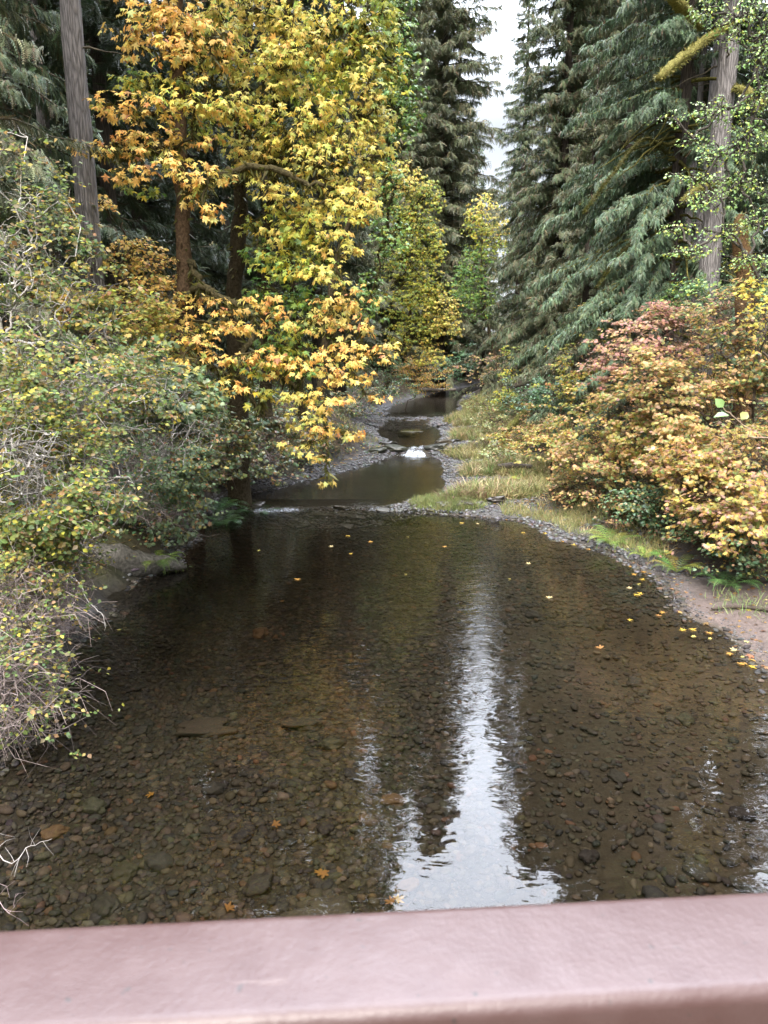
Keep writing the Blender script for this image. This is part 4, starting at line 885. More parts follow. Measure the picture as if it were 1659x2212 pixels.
# ------------------------------------------------------------------ logs, sticks and broken limbs
def log(name, label, cat, pts, r, col, mat=M_MOSS, mossc=None, n=26, rough=.25, moss_n=900):
    c = np.asarray(pts[0], float)
    t = thing(name, label, cat, c); b = MB(); s = spline(pts, n); rr = np.interp(np.linspace(0, 1, n), np.linspace(0, 1, len(r)), r)
    tube(b, s, rr, 12, col, rough, 3.2, rng.integers(99)); b.build('wood', mat, t, True)
    if mossc:
        f = MB(); fringe(f, s[:-1], s[1:], rr[:-1], moss_n, .03, .13, mossc, down=.2); f.build('moss', M_GRASS, t)['kind'] = 'stuff'
    return t
log('fallen_log', 'mossy rotten log with a broken pointed end lying into the pool from the left bank', 'log', [(-8.6, 13.0, 1.35), (-7.0, 13.7, .85), (-5.7, 14.3, .40), (-4.95, 14.75, .22), (-4.35, 15.05, .08)], [.27, .28, .28, .21, .05], (.15, .14, .12), mossc=[(3, .13, .16, .045), (2, .09, .11, .035), (1, .19, .20, .08)], rough=.45, moss_n=240)
log('fallen_log', 'short mossy log leaning out of the brush beside the far gravel bar', 'log', [V(1090, 935, 30), V(1110, 915, 30.5), V(1140, 885, 31.5), V(1190, 860, 33)], [.13, .15, .15, .12], (.10, .10, .03), mossc=MOSSY)
log('fallen_log', 'grey driftwood log lying in the grass of the right bar', 'log', [V(1075, 1000, 26.5) * [1, 1, 0] + [0, 0, .62], V(1110, 998, 26.5) * [1, 1, 0] + [0, 0, .66], V(1150, 995, 26.4) * [1, 1, 0] + [0, 0, .62]], [.10, .12, .08], (.10, .085, .07), M_TWIG)
log('fallen_log', 'pale log lying across the far bend at the head of the visible water', 'log', [(3.6, 83, 1.35), (5.6, 82, 1.32), (8.2, 82.5, 1.3)], [.22, .24, .16], (.15, .13, .11), M_TWIG)
stick = [(x, Y, gz(x, Y) + h) for x, Y, h in [(5.95, 12.25, .03), (6.35, 12.2, .05), (6.9, 12.0, .06), (7.5, 11.6, .06), (8.1, 11.1, .08)]]
log('driftwood_stick', 'dark crooked stick lying on the sand bar', 'stick', stick, [.022, .035, .035, .03, .02], (.06, .045, .035), M_TWIG)
stick = [(x, Y, gz(x, Y) + h) for x, Y, h in [(6.3, 14.35, .03), (6.9, 14.0, .05), (7.6, 13.6, .05), (8.3, 13.4, .1)]]
log('driftwood_stick', 'thin dark branch along the back of the sand bar below the ferns', 'stick', stick, [.015, .025, .025, .02], (.035, .027, .02), M_TWIG)
tr_ = on(1530, 23, 620)
def limb(label, pts, r, cols=MOSSY, seed=0):
    t = log('mossy_limb', label, 'limb', pts, r, (.17, .155, .05) if cols is MOSSY else (.075, .07, .03), mossc=cols, rough=.5, n=30)
t0 = lambda py: np.array([tr_[0] + .22 * (900 - py) / 900, 23, at(1525, py, 23)[2]])
limb('thick club of yellow moss on a dead limb slanting down-left from the furrowed trunk', [t0(40), V(1520, 88, 21.9), V(1470, 130, 21), V(1422, 168, 20.2)], [.06, .11, .14, .10])
limb('mossy snapped limb slanting up-left at the top right, tapering at its lower end', [V(1515, 62, 22.9), V(1495, 35, 22), V(1470, 10, 21.2), V(1440, -20, 20.6)], [.05, .10, .13, .10])
limb('short mossy stub reaching left from the lower furrowed trunk', [t0(400), V(1512, 405, 22), V(1475, 432, 21.2)], [.08, .09, .04])
limb('fat mossy knob on a limb at the right edge beside the furrowed trunk', [t0(190) + [0, .1, 0], V(1590, 190, 22.6), V(1625, 205, 22), V(1645, 228, 21.6)], [.05, .08, .14, .12])
limb('bare mossy bough hanging from the hemlock in long curve', [V(1440, 330, 25.2), V(1390, 300, 24.6), V(1320, 380, 23.8), V(1260, 460, 23.2)], [.04, .035, .025, .012], cols=MOSSC)
limb('second hanging mossy bough low inside the hemlock', [V(1430, 560, 25.2), V(1380, 520, 24.8), V(1330, 560, 24.2), V(1290, 620, 23.8)], [.035, .03, .025, .012], cols=MOSSC)
sp_ = on(1612, 19.5)
log('mossy_snag', 'rotten mossy snag with a broken top standing in the brush at the right edge', 'snag', [(sp_[0], sp_[1], sp_[2] - .2), V(1612, 640, 19.5), V(1605, 560, 19.5), V(1598, 490, 19.5), V(1600, 462, 19.5)], [.26, .24, .24, .17, .04], (.10, .06, .03), mossc=MOSSY)

def twig(name, label, pts, r, col, leaves=(), side=8, lab_cat='twig'):
    s = spline(pts, 24); s[1:-1] += .006 * rnd(22); t = thing(name, label, lab_cat, s[0]); b = MB()
    rr = np.linspace(r, r * .25, 24); tube(b, s, rr, 6, col, .1, 20)
    for k in range(side):
        i = rng.integers(6, 22); d = unit(s[i + 1] - s[i] + .7 * rnd(1)[0]); l = .08 + .2 * rng.random()
        q = np.array([s[i], s[i] + d * l * .5 + .01 * rnd(1)[0], s[i] + d * l + .02 * rnd(1)[0]])
        prisms(b, q[:-1], q[1:], np.array([rr[i] * .7, rr[i] * .5]), np.array([rr[i] * .5, rr[i] * .25]), col, 5)
    b.build('stem', M_TWIG, t, True)
    if len(leaves):
        lb = MB()
        for (p, d, n_, sz, c) in leaves: place(lb, OVAL[0] * [1, 1.15, 1.5], OVAL[1], [p], np.array([d], float), np.array([n_], float), sz, np.array([c]))
        lb.build('leaves', M_GREEN, t)
    return t
twig('bare_twig', 'bare whitish twig forking over the pool at the lower left edge', [(-5.3, 6.4, .75), (-4.2, 6.2, .85), ground_hit(0, 1850, .8), ground_hit(60, 1830, .85), ground_hit(112, 1812, .9)], .006, (.34, .31, .29), side=16)
twig('bare_twig', 'mauve twig tips at the lowest left corner above the railing', [(-5.2, 6.0, .7), (-4.0, 5.9, .8), ground_hit(0, 1950, .8), ground_hit(40, 1930, .85)], .005, (.28, .21, .21), side=16)
twig('bare_twig', 'long white twig angling down over the water left of the mossy log', [(-5.9, 9.6, 1.9), V(140, 1240, 9.3), V(190, 1300, 9.2), V(222, 1330, 9.1), V(228, 1356, 9.1)], .012, (.5, .47, .44), side=9)
pL = V(1545, 890, 3.1)
twig('leafy_twig', 'near blurred twig with two pale green leaves poking in from the right edge', [(7.0, 4.4, gz(7.0, 4.4)), (6.2, 4.3, 2.4), (4.6, 3.9, 3.9), (2.9, 3.4, 4.25), V(1680, 945, 3.1), V(1620, 925, 3.1), V(1575, 895, 3.1), V(1562, 880, 3.1)], .006, (.30, .22, .15),
     [(V(1575, 897, 3.1), (-1, 0, .02), (0, -.35, 1), .065, (.22, .34, .12)), (V(1562, 880, 3.1), (-.5, .1, .6), (-.3, -.9, .3), .05, (.2, .32, .1)), (V(1600, 905, 3.1), (.6, .2, .5), (-.3, -.9, .3), .05, (.3, .3, .1))], side=2)

# ------------------------------------------------------------------ stones
def ico(sub):
    p = (1 + 5 ** .5) / 2
    v = [(-1, p, 0), (1, p, 0), (-1, -p, 0), (1, -p, 0), (0, -1, p), (0, 1, p), (0, -1, -p), (0, 1, -p), (p, 0, -1), (p, 0, 1), (-p, 0, -1), (-p, 0, 1)]
    f = [(0, 11, 5), (0, 5, 1), (0, 1, 7), (0, 7, 10), (0, 10, 11), (1, 5, 9), (5, 11, 4), (11, 10, 2), (10, 7, 6), (7, 1, 8), (3, 9, 4), (3, 4, 2), (3, 2, 6), (3, 6, 8), (3, 8, 9), (4, 9, 5), (2, 4, 11), (6, 2, 10), (8, 6, 7), (9, 8, 1)]
    v = [np.array(x) / np.linalg.norm(x) for x in v]
    for _ in range(sub):
        cache = {}; nf = []
        def mid(a, b):
            k = (min(a, b), max(a, b))
            if k not in cache: m = v[a] + v[b]; v.append(m / np.linalg.norm(m)); cache[k] = len(v) - 1
            return cache[k]
        for a, b, c in f:
            x, y, z = mid(a, b), mid(b, c), mid(c, a); nf += [(a, x, z), (b, y, x), (c, z, y), (x, y, z)]
        f = nf
    return np.array(v), np.array(f)
def stone_shape(sub, seed, sq=(1, .72, .42), amp=.28, flat=0):
    v, f = ico(sub); r = 1 + amp * fbm(v * 1.1 + seed * 13.7, 3)
    v = v * r[:, None] * np.array(sq)
    if flat: v[:, 2] = np.clip(v[:, 2], -9, flat)
    return v, f
def stones(mb, X, Y, s, cols, shapes, sink=.3, zoff=0.0, wet=None):
    k = rng.integers(0, len(shapes), len(X)); a = rng.random(len(X)) * 6.283
    for i, (v, f) in enumerate(shapes):
        m = k == i; n = int(m.sum())
        if n == 0: continue
        z = ground(X[m], Y[m]) + zoff + s[m] * .42 * (1 - 2 * sink)
        d = np.stack([np.cos(a[m]), np.sin(a[m]), .12 * rng.normal(size=n)], 1)
        place(mb, v, f, np.stack([X[m], Y[m], z], 1), d, np.array([0, 0, 1.]) + .12 * rnd(n), s[m], pal(cols, n))
SH1 = [stone_shape(1, i) for i in range(9)]
SH2 = [stone_shape(2, i + 20, (1, .75, .45), .3) for i in range(9)]
BEDC = [(5, 0.049, 0.041, 0.03), (4, 0.033, 0.03, 0.026), (2, 0.067, 0.053, 0.036), (1.6, 0.024, 0.022, 0.022), (0.5, 0.088, 0.049, 0.028), (0.4, 0.088, 0.074, 0.055)]
GRAV = [(4, 0.075, 0.072, 0.072), (3, 0.11, 0.107, 0.107), (2, 0.049, 0.049, 0.052), (0.7, 0.093, 0.07, 0.052)]
def inside(n, x0, x1, y0, y1, test):
    x = x0 + (x1 - x0) * rng.random(n); y = y0 + (y1 - y0) * rng.random(n); ok = test(x, y); return x[ok], y[ok]
mb = MB()
x, y = inside(38000, -5.2, 6, 3.6, 12.5, lambda x, y: np.maximum(*zones(x, y)) < .1)
k = rng.random(len(x)) < np.where(x > 1.2 + .5 * vnoise(np.stack([x, y, x * 0], 1)), .34, 1.0) * np.clip(1.25 - (y - 3) / 16, .3, 1); x, y = x[k], y[k]
s = .020 + .042 * rng.random(len(x)) ** 2.2 + .028 * (rng.random(len(x)) < .12)
stones(mb, x, y, s, BEDC, SH1, .36)
x, y = inside(16000, -5.2, 6, 12.5, 21, lambda x, y: np.maximum(*zones(x, y)) < .1)
stones(mb, x, y, .03 + .05 * rng.random(len(x)) ** 2, BEDC, SH1, .4)
tag(mb.build('pebbles', M_STONE, smooth=True), 'brown cobbles and pebbles covering the bed of the clear pool', 'pebbles', kind='stuff')
mb = MB()
x, y = inside(60000, -6, 9, 14, 60, lambda x, y: (lambda a: (np.maximum(*a) > -.25) & (np.maximum(*a) < np.where(a[0] > a[1], ip(y, _BL), ip(y, _BR)) * (.35 + .75 * (vnoise(np.stack([x * .7, y * .7, x * 0], 1)) + .4)) + .25))(zones(x, y)))
stones(mb, x, y, .025 + .06 * rng.random(len(x)) ** 3 + y * .0006, GRAV, SH1, .3)
x, y = inside(9000, -2, 5, 45, 54, lambda x, y: np.maximum(*zones(x, y)) < .1)
stones(mb, x, y, .06 + .10 * rng.random(len(x)) ** 2, GRAV, SH1, .1, .06)
x, y = inside(5000, -5, 3.4, 20.9, 22.4, lambda x, y: np.maximum(*zones(x, y)) < .2)
stones(mb, x, y, .03 + .07 * rng.random(len(x)) ** 2, GRAV[:1] + BEDC[:3], SH1, .2, .02)
x, y = inside(5000, 4.8, 7.2, 9, 16, lambda x, y: (np.abs(zones(x, y)[1]) < .35))
stones(mb, x, y, .008 + .02 * rng.random(len(x)) ** 3, GRAV, SH1, .3)
tag(mb.build('gravel', M_WET, smooth=True), 'wet grey gravel along the bars, the ledges and the riffle', 'gravel', kind='stuff')

def stone_things(name, label, group, spots, cols, mat, sq=(1, .75, .45), amp=.3, flat=0, cat='stone', sink=.3, nshape=8):
    ms = []
    for i in range(min(nshape, len(spots))):
        v, f = stone_shape(3, rng.integers(999), sq, amp, flat); b = MB(); b.add(v, t=f, c=pal(cols, 1)[0]); ms.append(b.mesh(name, mat, True))
    for i, (x, Y, s) in enumerate(spots):
        o = bpy.data.objects.new(name, ms[i % len(ms)]); COL.objects.link(o)
        o.location = (x, Y, gz(x, Y) + s * .42 * (1 - 2 * sink)); o.rotation_euler = (.1 * rng.normal(), .1 * rng.normal(), 6.28 * rng.random() if not flat else .5 * rng.normal()); o.scale = (s, s, s)
        tag(o, label, cat, group)
sp = [tuple(ground_hit(px, py, -.3)[:2]) + (s,) for px, py, s in [(715, 1595, .17), (345, 1850, .16), (270, 1870, .16), (560, 1900, .15), (850, 1720, .12), (1330, 1680, .12), (1275, 1845, .11), (520, 1800, .13), (205, 1735, .15), (590, 1460, .14), (1010, 1395, .18), (650, 1480, .13), (880, 1900, .10), (930, 1960, .11),
      (1185, 1880, .12), (1420, 1930, .14), (1230, 1960, .12), (460, 1690, .14), (395, 1450, .15), (300, 1560, .13), (120, 1800, .13), (230, 1950, .15), (700, 1780, .12), (760, 1660, .12), (1480, 1560, .16), (1370, 1480, .16), (1290, 1350, .18), (1150, 1330, .16), (560, 1330, .2), (1500, 1880, .14), (1600, 1760, .13)]]
stone_things('submerged_cobble', 'rounded dark cobble, larger than its neighbours, under the clear water of the pool', 'large cobbles on the pool bed', sp, BEDC, M_STONE)
def slab(label, px, py, s, sq, c):
    q = ground_hit(px, py, -.3); v, f = stone_shape(3, rng.integers(999), sq, .62, .15); b = MB(); b.add(v * s, t=f, c=c)
    o = b.build('submerged_slab', M_STONE, None, True); o.location = (q[0], q[1], gz(q[0], q[1]) + .05); tag(o, label, 'slab')
slab('large brown submerged slab with a pointed shadowed end, left of the pool centre', 440, 1555, .36, (1, .55, .32), (.055, .042, .032))
slab('flat brown submerged slab in the nearest left water close to the railing', 690, 1985, .34, (1, .5, .25), (.05, .043, .032))
slab('grey-brown submerged slab in the shallows beyond the large pointed one', 660, 1545, .26, (1, .5, .25), (.05, .043, .034))
led = []
for k in range(46):
    u = rng.random(); x = -4.7 + 8.4 * u; led.append((x, 21.55 + .05 * x + .28 * rng.normal(), .10 + .20 * rng.random() ** 2 ))
stone_things('ledge_rock', 'dark wet flat rock in the low ledge that crosses the stream', 'rocks of the low ledge', led, BEDC[:2] + GRAV[2:3], M_WET, (1, .7, .34), .35, .2, 'rock', .16)
led = [(x, Y, s) for x, Y, s in [(.55, 33.8, .5), (2.5, 33.9, .5), (.2, 34.6, .45), (2.9, 34.8, .5), (1.3, 34.5, .25), (2.05, 34.35, .22), (.9, 33.4, .2), (2.35, 33.2, .25), (-.3, 33.3, .4), (3.1, 33.4, .4), (3.4, 35.5, .4), (1.65, 34.1, .18)]]
stone_things('cascade_rock', 'dark rock where the stream spills white between the gravel bars', 'rocks of the small cascade', led, BEDC[:2] + GRAV[2:3], M_WET, (1, .7, .4), .35, .25, 'rock', .3)
q = ground_hit(888, 932, .45)
stone_things('grassy_islet_rock', 'flat dark rock topped with grass standing in the water above the cascade', None, [(q[0], q[1], .75)], BEDC[:2], M_WET, (1, .6, .3), .3, .16, 'rock', .1)
stone_things('shore_stone', 'pale flat stone at the left waterline below the mossy log', None, [tuple(ground_hit(285, 1250, 0)[:2]) + (.24,)], GRAV[:2], M_STONE, (1, .6, .35), .3, .2, 'stone', .2)
stone_things('shore_stone', 'grey rock half under the bare mauve twigs at the left waterline', None, [tuple(ground_hit(125, 1395, 0)[:2]) + (.3,)], GRAV[:2], M_STONE, (1, .7, .5), .3, .3, 'stone', .2)

# ------------------------------------------------------------------ grass and leaf litter
def blades(mb, x, y, h, cols, lean=.5, w=.009):
    n = len(x); z = ground(x, y); a = rng.random(n) * 6.283
    d = np.stack([np.cos(a) * lean, np.sin(a) * lean, np.ones(n)], 1) + .3 * rnd(n)
    T = np.array([[0, .5, 0], [0, -.5, 0], [.5, .4, .03], [.5, -.4, .03], [1, 0, -.25]], float) ; T = T * np.array([1, .06, 1])
    place(mb, T, np.array([[0, 1, 3], [0, 3, 2], [2, 3, 4]]), np.stack([x, y, z - .02], 1), d, rnd(n) + [0, -.5, .3], h, pal(cols, n) * (1 + .3 * vnoise(np.stack([x, y, z], 1) * .8)[:, None]))
GR = [(3, .23, .24, .09), (3, .33, .29, .13), (1.4, .15, .20, .07), (1, .40, .33, .18)]
mb = MB()
def bar_test(thr, lo=.45):
    return lambda x, y: (lambda dr: (dr > lo) & (vnoise(np.stack([x * .55, y * .4, x * 0 + 8], 1)) + .25 * vnoise(np.stack([x * 2, y * 2, x * 0], 1)) > thr - .09 * np.clip(dr, 0, 6)))(zones(x, y)[1])
x, y = inside(30000, 1.5, 9, 21.6, 30, bar_test(.10)); blades(mb, x, y, .14 + .34 * rng.random(len(x)) * np.clip(zones(x, y)[1] / 2.5, .25, 1), GR)
x, y = inside(24000, 2.2, 9, 30, 46, bar_test(.15)); blades(mb, x, y, .18 + .35 * rng.random(len(x)), GR)
x, y = inside(26000, 3.5, 9, 46, 62, lambda x, y: zones(x, y)[1] > .2); blades(mb, x, y, .3 + .4 * rng.random(len(x)), GR)
x, y = inside(16000, -1.5, 3.2, 20.9, 22.4, lambda x, y: vnoise(np.stack([x * 1.6, y * 1.6, x * 0 + 4], 1)) > .22); k = ground(x, y) > wl(y) - .02; x, y = x[k], y[k]; blades(mb, x, y, .08 + .24 * rng.random(len(x)), [(3, .18, .22, .08), (2, .26, .26, .11)])
x, y = inside(16000, 3.5, 6.5, 15.5, 21.5, lambda x, y: (zones(x, y)[1] > .25) & (vnoise(np.stack([x * 1.3, y * 1.3, x * 0], 1)) > .0)); blades(mb, x, y, .08 + .2 * rng.random(len(x)), GR)
x, y = inside(9000, -4, 1, 25, 44, lambda x, y: (zones(x, y)[0] > .5) & (vnoise(np.stack([x * .9, y * .9, x * 0 + 2], 1)) > .25)); blades(mb, x, y, .12 + .25 * rng.random(len(x)), GR)
x = 6.55 + .25 * rng.normal(size=260); y = 12.4 + .35 * rng.normal(size=260); blades(mb, x, y, .06 + .2 * rng.random(260), [(3, .17, .24, .09), (1, .26, .28, .11)])
def clumps(x, y, per, hl, hh, cols):
    n = len(x); i = np.repeat(np.arange(n), per); m = len(i); o_ = .09 * rnd(m, 2); cx, cy = x[i] + o_[:, 0], y[i] + o_[:, 1]
    z = ground(cx, cy); hgt = (hl + (hh - hl) * rng.random(n))[i] * (.5 + .7 * rng.random(m))
    dd = np.stack([o_[:, 0] * 6, o_[:, 1] * 6, np.ones(m)], 1) + .35 * rnd(m)
    T = np.array([[0, .025, 0], [0, -.025, 0], [.5, .02, .06], [.5, -.02, .06], [1, 0, -.30]], float)
    base = pal(cols, n)[i]
    place(mb, T, np.array([[0, 1, 3], [0, 3, 2], [2, 3, 4]]), np.stack([cx, cy, z - .02], 1), dd, np.stack([-dd[:, 0], -dd[:, 1], .6 + 0 * cx], 1) + .3 * rnd(m), hgt, np.clip(base * (1 + .2 * rnd(m, 1)), .01, .9))
GC = [(3, .29, .28, .11), (2.6, .40, .34, .18), (2.2, .17, .23, .08), (1, .47, .38, .22), (1.4, .25, .16, .10)]
x, y = inside(3400, 1.8, 9, 21.8, 30, bar_test(.0, .6)); clumps(x, y, 34, .18, .62, GC)
x, y = inside(2600, 2.2, 9, 30, 46, bar_test(.05)); clumps(x, y, 26, .2, .65, GC)
x, y = inside(500, -1.5, 3.2, 20.9, 22.4, lambda x, y: ground(x, y) > wl(y) + .03); clumps(x, y, 20, .08, .26, [(3, .22, .28, .08), (2, .34, .31, .13)])
x, y = inside(500, 3.5, 6.8, 15.5, 21.5, lambda x, y: zones(x, y)[1] > .3); clumps(x, y, 22, .08, .3, GC)
tag(mb.build('grass', M_GRASS), 'yellow-green and straw grass on the gravel bars', 'grass', kind='stuff')
mb = MB(); n = 500; a = rng.random(n) * 6.28; r = .55 * rng.random(n) ** .5
T = np.array([[0, .03, 0], [0, -.03, 0], [1, 0, -.25]], float)
place(mb, T, np.array([[0, 1, 2]]), np.stack([q[0] + r * np.cos(a), q[1] + r * .5 * np.sin(a), np.full(n, gz(q[0], q[1]) + .28)], 1), np.array([0, 0, 1.]) + .7 * rnd(n), rnd(n), .12 + .2 * rng.random(n), pal(GR, n))
tag(mb.build('grass_tuft', M_GRASS), 'tuft of grass growing on the flat rock above the cascade', 'grass tuft')

LIT = [(4, .17, .095, .045), (3, .26, .15, .06), (2, .42, .27, .07), (1, .11, .07, .04), (.7, .5, .42, .16)]
mb = MB()
def litter(x, y, s, tm, cols, dz=.012):
    n = len(x); a = rng.random(n) * 6.28; z = ground(x, y) + dz
    place(mb, tm[0], tm[1], np.stack([x, y, z], 1), np.stack([np.cos(a), np.sin(a), .15 * rng.normal(size=n)], 1), np.array([0, 0, 1.]) + .25 * rnd(n), s, pal(cols, n))
x, y = inside(15000, 4, 12, 13, 26, lambda x, y: zones(x, y)[1] > ip(y, _BR) * .8); litter(x, y, .05 + .05 * rng.random(len(x)), MAPLE, LIT)
x, y = inside(420, 5.6, 8.6, 9.5, 14.6, lambda x, y: (zones(x, y)[1] > .05)); litter(x, y, .03 + .05 * rng.random(len(x)), MAPLE, LIT + [(3, .55, .45, .2)])
x, y = inside(13000, -14, 0, 13, 34, lambda x, y: zones(x, y)[0] > .4); litter(x, y, .06 + .06 * rng.random(len(x)), MAPLE, LIT)
x, y = inside(700, -3, 6, 21, 34, lambda x, y: np.maximum(*zones(x, y)) > .1); litter(x, y, .05 + .05 * rng.random(len(x)), MAPLE, [(3, .5, .36, .08), (2, .34, .17, .06)])
x, y = inside(120, 5.2, 6.4, 9, 15.6, lambda x, y: np.abs(zones(x, y)[1] + .06) < .12); litter(x, y, .05 + .05 * rng.random(len(x)), MAPLE, [(3, .46, .29, .09), (3, .32, .17, .07)], .03)
tag(mb.build('leaf_litter', M_LEAF), 'fallen brown and yellow leaves scattered over the banks and the sand', 'leaf litter', kind='stuff')
# low green ground cover on both banks
mb = MB()
x, y = inside(16000, -16, 0, 9, 40, lambda x, y: (zones(x, y)[0] > .5) & (vnoise(np.stack([x * .6, y * .6, x * 0], 1)) > -.15))
h = rng.random(len(x)) * .5
place(mb, OVAL[0], OVAL[1], np.stack([x, y, ground(x, y) + h], 1), rnd(len(x)) * [1, 1, .3], np.array([0, -.2, 1.]) + .5 * rnd(len(x)), .07 + .06 * rng.random(len(x)), pal(BGREEN + [(1, .28, .28, .07)], len(x)))
x, y = inside(14000, 5, 16, 12, 36, lambda x, y: (zones(x, y)[1] > ip(y, _BR) + .2) & (vnoise(np.stack([x * .6, y * .6, x * 0], 1)) > -.1))
h = rng.random(len(x)) * .45
place(mb, OVAL[0], OVAL[1], np.stack([x, y, ground(x, y) + h], 1), rnd(len(x)) * [1, 1, .3], np.array([0, -.2, 1.]) + .5 * rnd(len(x)), .07 + .06 * rng.random(len(x)), pal(SALAL + BGREEN, len(x)))
for x0, x1, y0, y1, n, tst in ((-16, -6.0, 2, 11, 9000, lambda x, y: zones(x, y)[0] > 1.6), (8.8, 18, 3, 22, 12000, lambda x, y: zones(x, y)[1] > ip(y, _BR) + .8)):
    x, y = inside(n, x0, x1, y0, y1, tst); k = vnoise(np.stack([x * .5, y * .5, x * 0 + 6], 1)); h = rng.random(len(x)) * np.clip(.7 + 1.1 * k, .1, 1.6)
    place(mb, OVAL[0], OVAL[1], np.stack([x, y, ground(x, y) + h], 1), rnd(len(x)) * [1, 1, .3], np.array([0, -.2, 1.]) + .5 * rnd(len(x)), .07 + .07 * rng.random(len(x)), pal(HAZELG + SALAL + [(1, .36, .26, .09)], len(x)))
tag(mb.build('undergrowth', M_GREEN), 'low green leafy ground cover on the shaded banks', 'undergrowth', kind='stuff')

# ------------------------------------------------------------------ leaves floating on the pool, each one its own
lm = []
for i, c in enumerate([(.62, .50, .24), (.60, .40, .06), (.52, .28, .06), (.60, .52, .14), (.40, .20, .06)]):
    b = MB(); v = MAPLE[0].copy(); v[:, 2] = .08 + .10 * (np.hypot(v[:, 0], v[:, 1]) - .35) + .22 * vnoise(v * 1.7 + i * 5) * np.hypot(v[:, 0], v[:, 1]); b.add(v, t=MAPLE[1], c=c)
    st = np.array([[-.55, .02, .06], [.05, 0, .1]]); prisms(b, st[:1], st[1:], np.array([.018]), np.array([.012]), (.5, .3, .1), 4)
    lm.append(b.mesh('floating_leaf', M_LEAF))
spots = [(717, 1181, 0), (755, 1196, 1), (798, 1170, 2), (752, 1157, 1), (1000, 1130, 1), (1030, 1131, 0), (1095, 1122, 2), (1143, 1218, 0), (1183, 1291, 0), (1180, 1152, 1), (1130, 1150, 1), (1245, 1152, 2), (875, 1240, 3), (1215, 1170, 2), (1240, 1178, 1), (1270, 1186, 2), (1375, 1284, 1), (1360, 1271, 0), (1386, 1282, 1), (1358, 1338, 1), (1435, 1323, 2),
         (1478, 1362, 1), (1492, 1360, 1), (1500, 1376, 3), (1530, 1368, 2), (1536, 1380, 3), (1372, 1240, 2), (1385, 1252, 1), (1378, 1262, 3), (1390, 1236, 2), (1590, 1405, 0), (1580, 1412, 2), (1605, 1420, 3), (1600, 1435, 2), (1620, 1440, 1), (640, 1252, 2), (560, 1190, 3), (255, 1360, 3), (960, 1180, 2), (880, 1160, 3), (1420, 1330, 4), (1100, 1250, 3), (1300, 1400, 4)]
for px, py, c in spots:
    q = ground_hit(px, py, .008); o = bpy.data.objects.new('floating_leaf', lm[c]); COL.objects.link(o); s = (.088 if c != 3 else .055) * (.85 + .35 * rng.random())
    o.location = (q[0], q[1], .006); o.scale = (s, s, s); o.rotation_euler = (0, 0, 6.28 * rng.random())
    tag(o, 'fallen autumn leaf floating flat on the dark pool', 'leaf', 'leaves floating on the pool')
for px, py, c in [(488, 1950, 4), (850, 2020 - 80, 4), (590, 1770, 4), (700, 1875, 4), (690, 1880, 2), (855, 1985 - 50, 1), (610, 1255, 2), (330, 1700, 2)]:
    q = ground_hit(px, py, -.27); o = bpy.data.objects.new('sunken_leaf', lm[c]); COL.objects.link(o); s = .085
    o.location = (q[0], q[1], gz(q[0], q[1]) + .05); o.scale = (s, s, s); o.rotation_euler = (.1, .1, 6.28 * rng.random())
    tag(o, 'brown sunken leaf lying on the cobbles under clear water', 'leaf', 'leaves sunk on the pool bed')

# ------------------------------------------------------------------ the bridge railing in front
m, t, o = new_mat('painted_steel')
g = N(t, 'ShaderNodeTexCoord')
def nz(scale, stretch=(1, 1, 1), d=4):
    mp = N(t, 'ShaderNodeMapping'); mp.inputs['Scale'].default_value = stretch; L_(t, g.outputs['Object'], mp.inputs[0])
    n = N(t, 'ShaderNodeTexNoise'); n.inputs['Scale'].default_value = scale; n.inputs['Detail'].default_value = d; L_(t, mp.outputs[0], n.inputs['Vector']); return n.outputs['Fac']
cr_ = N(t, 'ShaderNodeValToRGB'); L_(t, nz(26, (1, 1, 1), 6), cr_.inputs[0])
e = cr_.color_ramp.elements; e[0].position = .3; e[0].color = (.056, .027, .024, 1); e[1].position = .72; e[1].color = (.074, .043, .040, 1)
sc1 = N(t, 'ShaderNodeMapRange'); sc1.inputs['From Min'].default_value = .66; sc1.inputs['From Max'].default_value = .74; L_(t, nz(14, (.35, 2.2, 1), 5), sc1.inputs['Value'])
mxc = N(t, 'ShaderNodeMix', data_type='RGBA'); L_(t, sc1.outputs[0], mxc.inputs['Factor']); L_(t, cr_.outputs[0], mxc.inputs['A']); mxc.inputs['B'].default_value = (.16, .12, .11, 1)
sp1 = N(t, 'ShaderNodeMapRange'); sp1.inputs['From Min'].default_value = .70; sp1.inputs['From Max'].default_value = .76; L_(t, nz(75, (1, 1, 1), 2), sp1.inputs['Value'])
mxd = N(t, 'ShaderNodeMix', data_type='RGBA'); L_(t, sp1.outputs[0], mxd.inputs['Factor']); L_(t, mxc.outputs['Result'], mxd.inputs['A']); mxd.inputs['B'].default_value = (.035, .024, .022, 1)
p = N(t, 'ShaderNodeBsdfPrincipled'); L_(t, mxd.outputs['Result'], p.inputs['Base Color'])
rr = N(t, 'ShaderNodeMapRange'); L_(t, nz(60, (.5, 1, 1), 4), rr.inputs['Value']); rr.inputs['To Min'].default_value = .34; rr.inputs['To Max'].default_value = .55; L_(t, rr.outputs[0], p.inputs['Roughness'])
p.inputs['Specular IOR Level'].default_value = .6
bu = N(t, 'ShaderNodeBump'); bu.inputs['Strength'].default_value = .25; bu.inputs['Distance'].default_value = .002; L_(t, nz(180, (1, 1, 1), 3), bu.inputs['Height']); L_(t, bu.outputs[0], p.inputs['Normal'])
L_(t, p.outputs[0], o.inputs[0]); M_RAIL = m
HR = .45; zr = CAM_H - HR
ang = math.atan2(.043, .643)
mid = np.array([0.0, .518, zr])
rail = thing('bridge_railing', 'reddish-brown painted steel bridge rail running across the very front, blurred', 'railing', (0, .518, zr - 1.07))
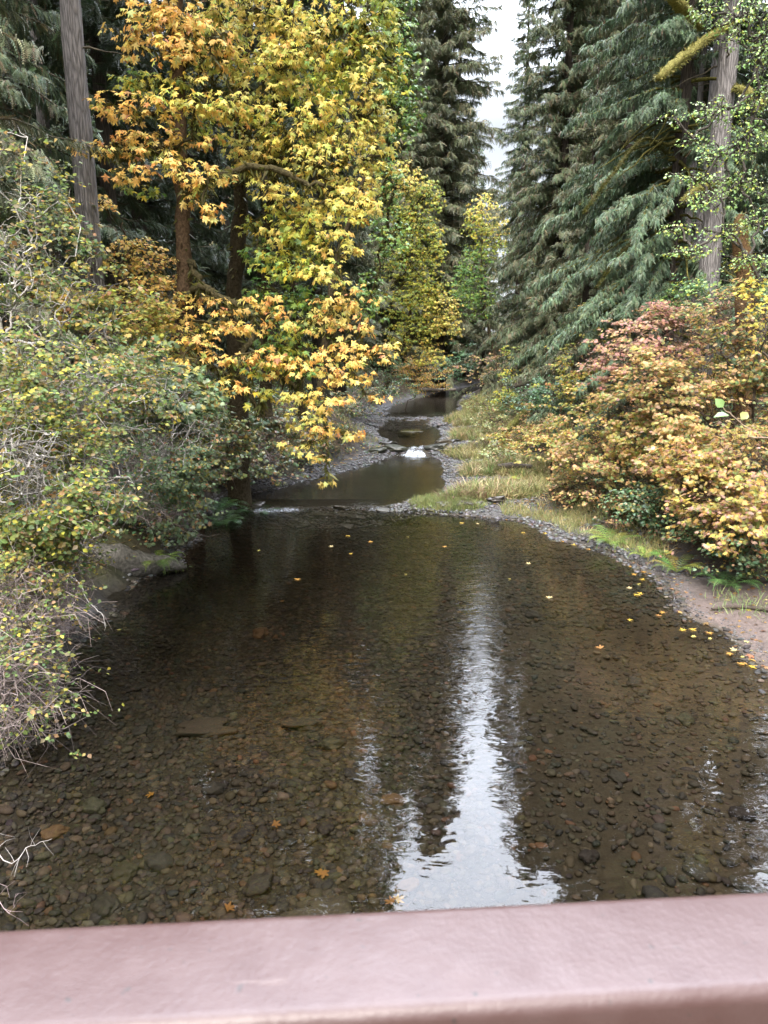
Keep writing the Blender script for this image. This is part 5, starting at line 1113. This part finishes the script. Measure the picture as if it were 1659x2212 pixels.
rail.rotation_euler = (0, 0, ang)
def box_rounded(x0, x1, y0, y1, z0, z1, r, seg=6):
    b = MB(); pr = []
    for cx, cz, a0 in ((y1 - r, z1 - r, 0), (y0 + r, z1 - r, 90), (y0 + r, z0 + r, 180), (y1 - r, z0 + r, 270)):
        for k in range(seg + 1):
            a = R(a0 + 90 * k / seg); pr.append((cx + r * math.cos(a), cz + r * math.sin(a)))
    pr = np.array(pr); n = len(pr)
    nx = 30; xs_ = np.linspace(x0, x1, nx)
    v = np.concatenate([np.stack([np.full(n, xx), pr[:, 0], pr[:, 1]], 1) for xx in xs_])
    i = np.arange(nx - 1)[:, None] * n; k = np.arange(n)[None]; k2 = (k + 1) % n
    q_ = np.stack([i + k, i + n + k, i + n + k2, i + k2], -1).reshape(-1, 4)
    b.add(v, q=q_); return b
WR = .102
box_rounded(-2.6, 2.6, -WR, 0, 1.07 - .055, 1.07, .012).build('top_rail', M_RAIL, rail, True, local=True)
for xp in (-2.4, -1.2, .0, 1.2, 2.4):
    b = MB(); tube(b, np.array([[xp, -WR / 2, z] for z in np.linspace(0, 1.016, 6)]), .024, 12); b.build('post', M_RAIL, rail, True, local=True)
for zz in (.25, .5, .75):
    b = MB(); tube(b, np.array([[xx, -WR / 2, zz] for xx in np.linspace(-2.6, 2.6, 8)]), .010, 10); b.build('lower_bar', M_RAIL, rail, True, local=True)
M_PLANK = rough_mat('deck_planks', 5, (.4, 4, 4), .4, .01)
b = MB()
for k in range(16):
    x0 = -4.8 + k * .6
    v = np.array([[x0, -1.7, zr - 1.23], [x0 + .585, -1.7, zr - 1.23], [x0 + .585, .62, zr - 1.23], [x0, .62, zr - 1.23]]); v2 = v + [0, 0, .16 - .0]
    b.add(np.vstack([v, v2]), q=[[0, 3, 2, 1], [4, 5, 6, 7], [0, 1, 5, 4], [1, 2, 6, 5], [2, 3, 7, 6], [3, 0, 4, 7]], c=(.16, .13, .10))
tag(b.build('bridge_deck', M_PLANK), kind='structure')
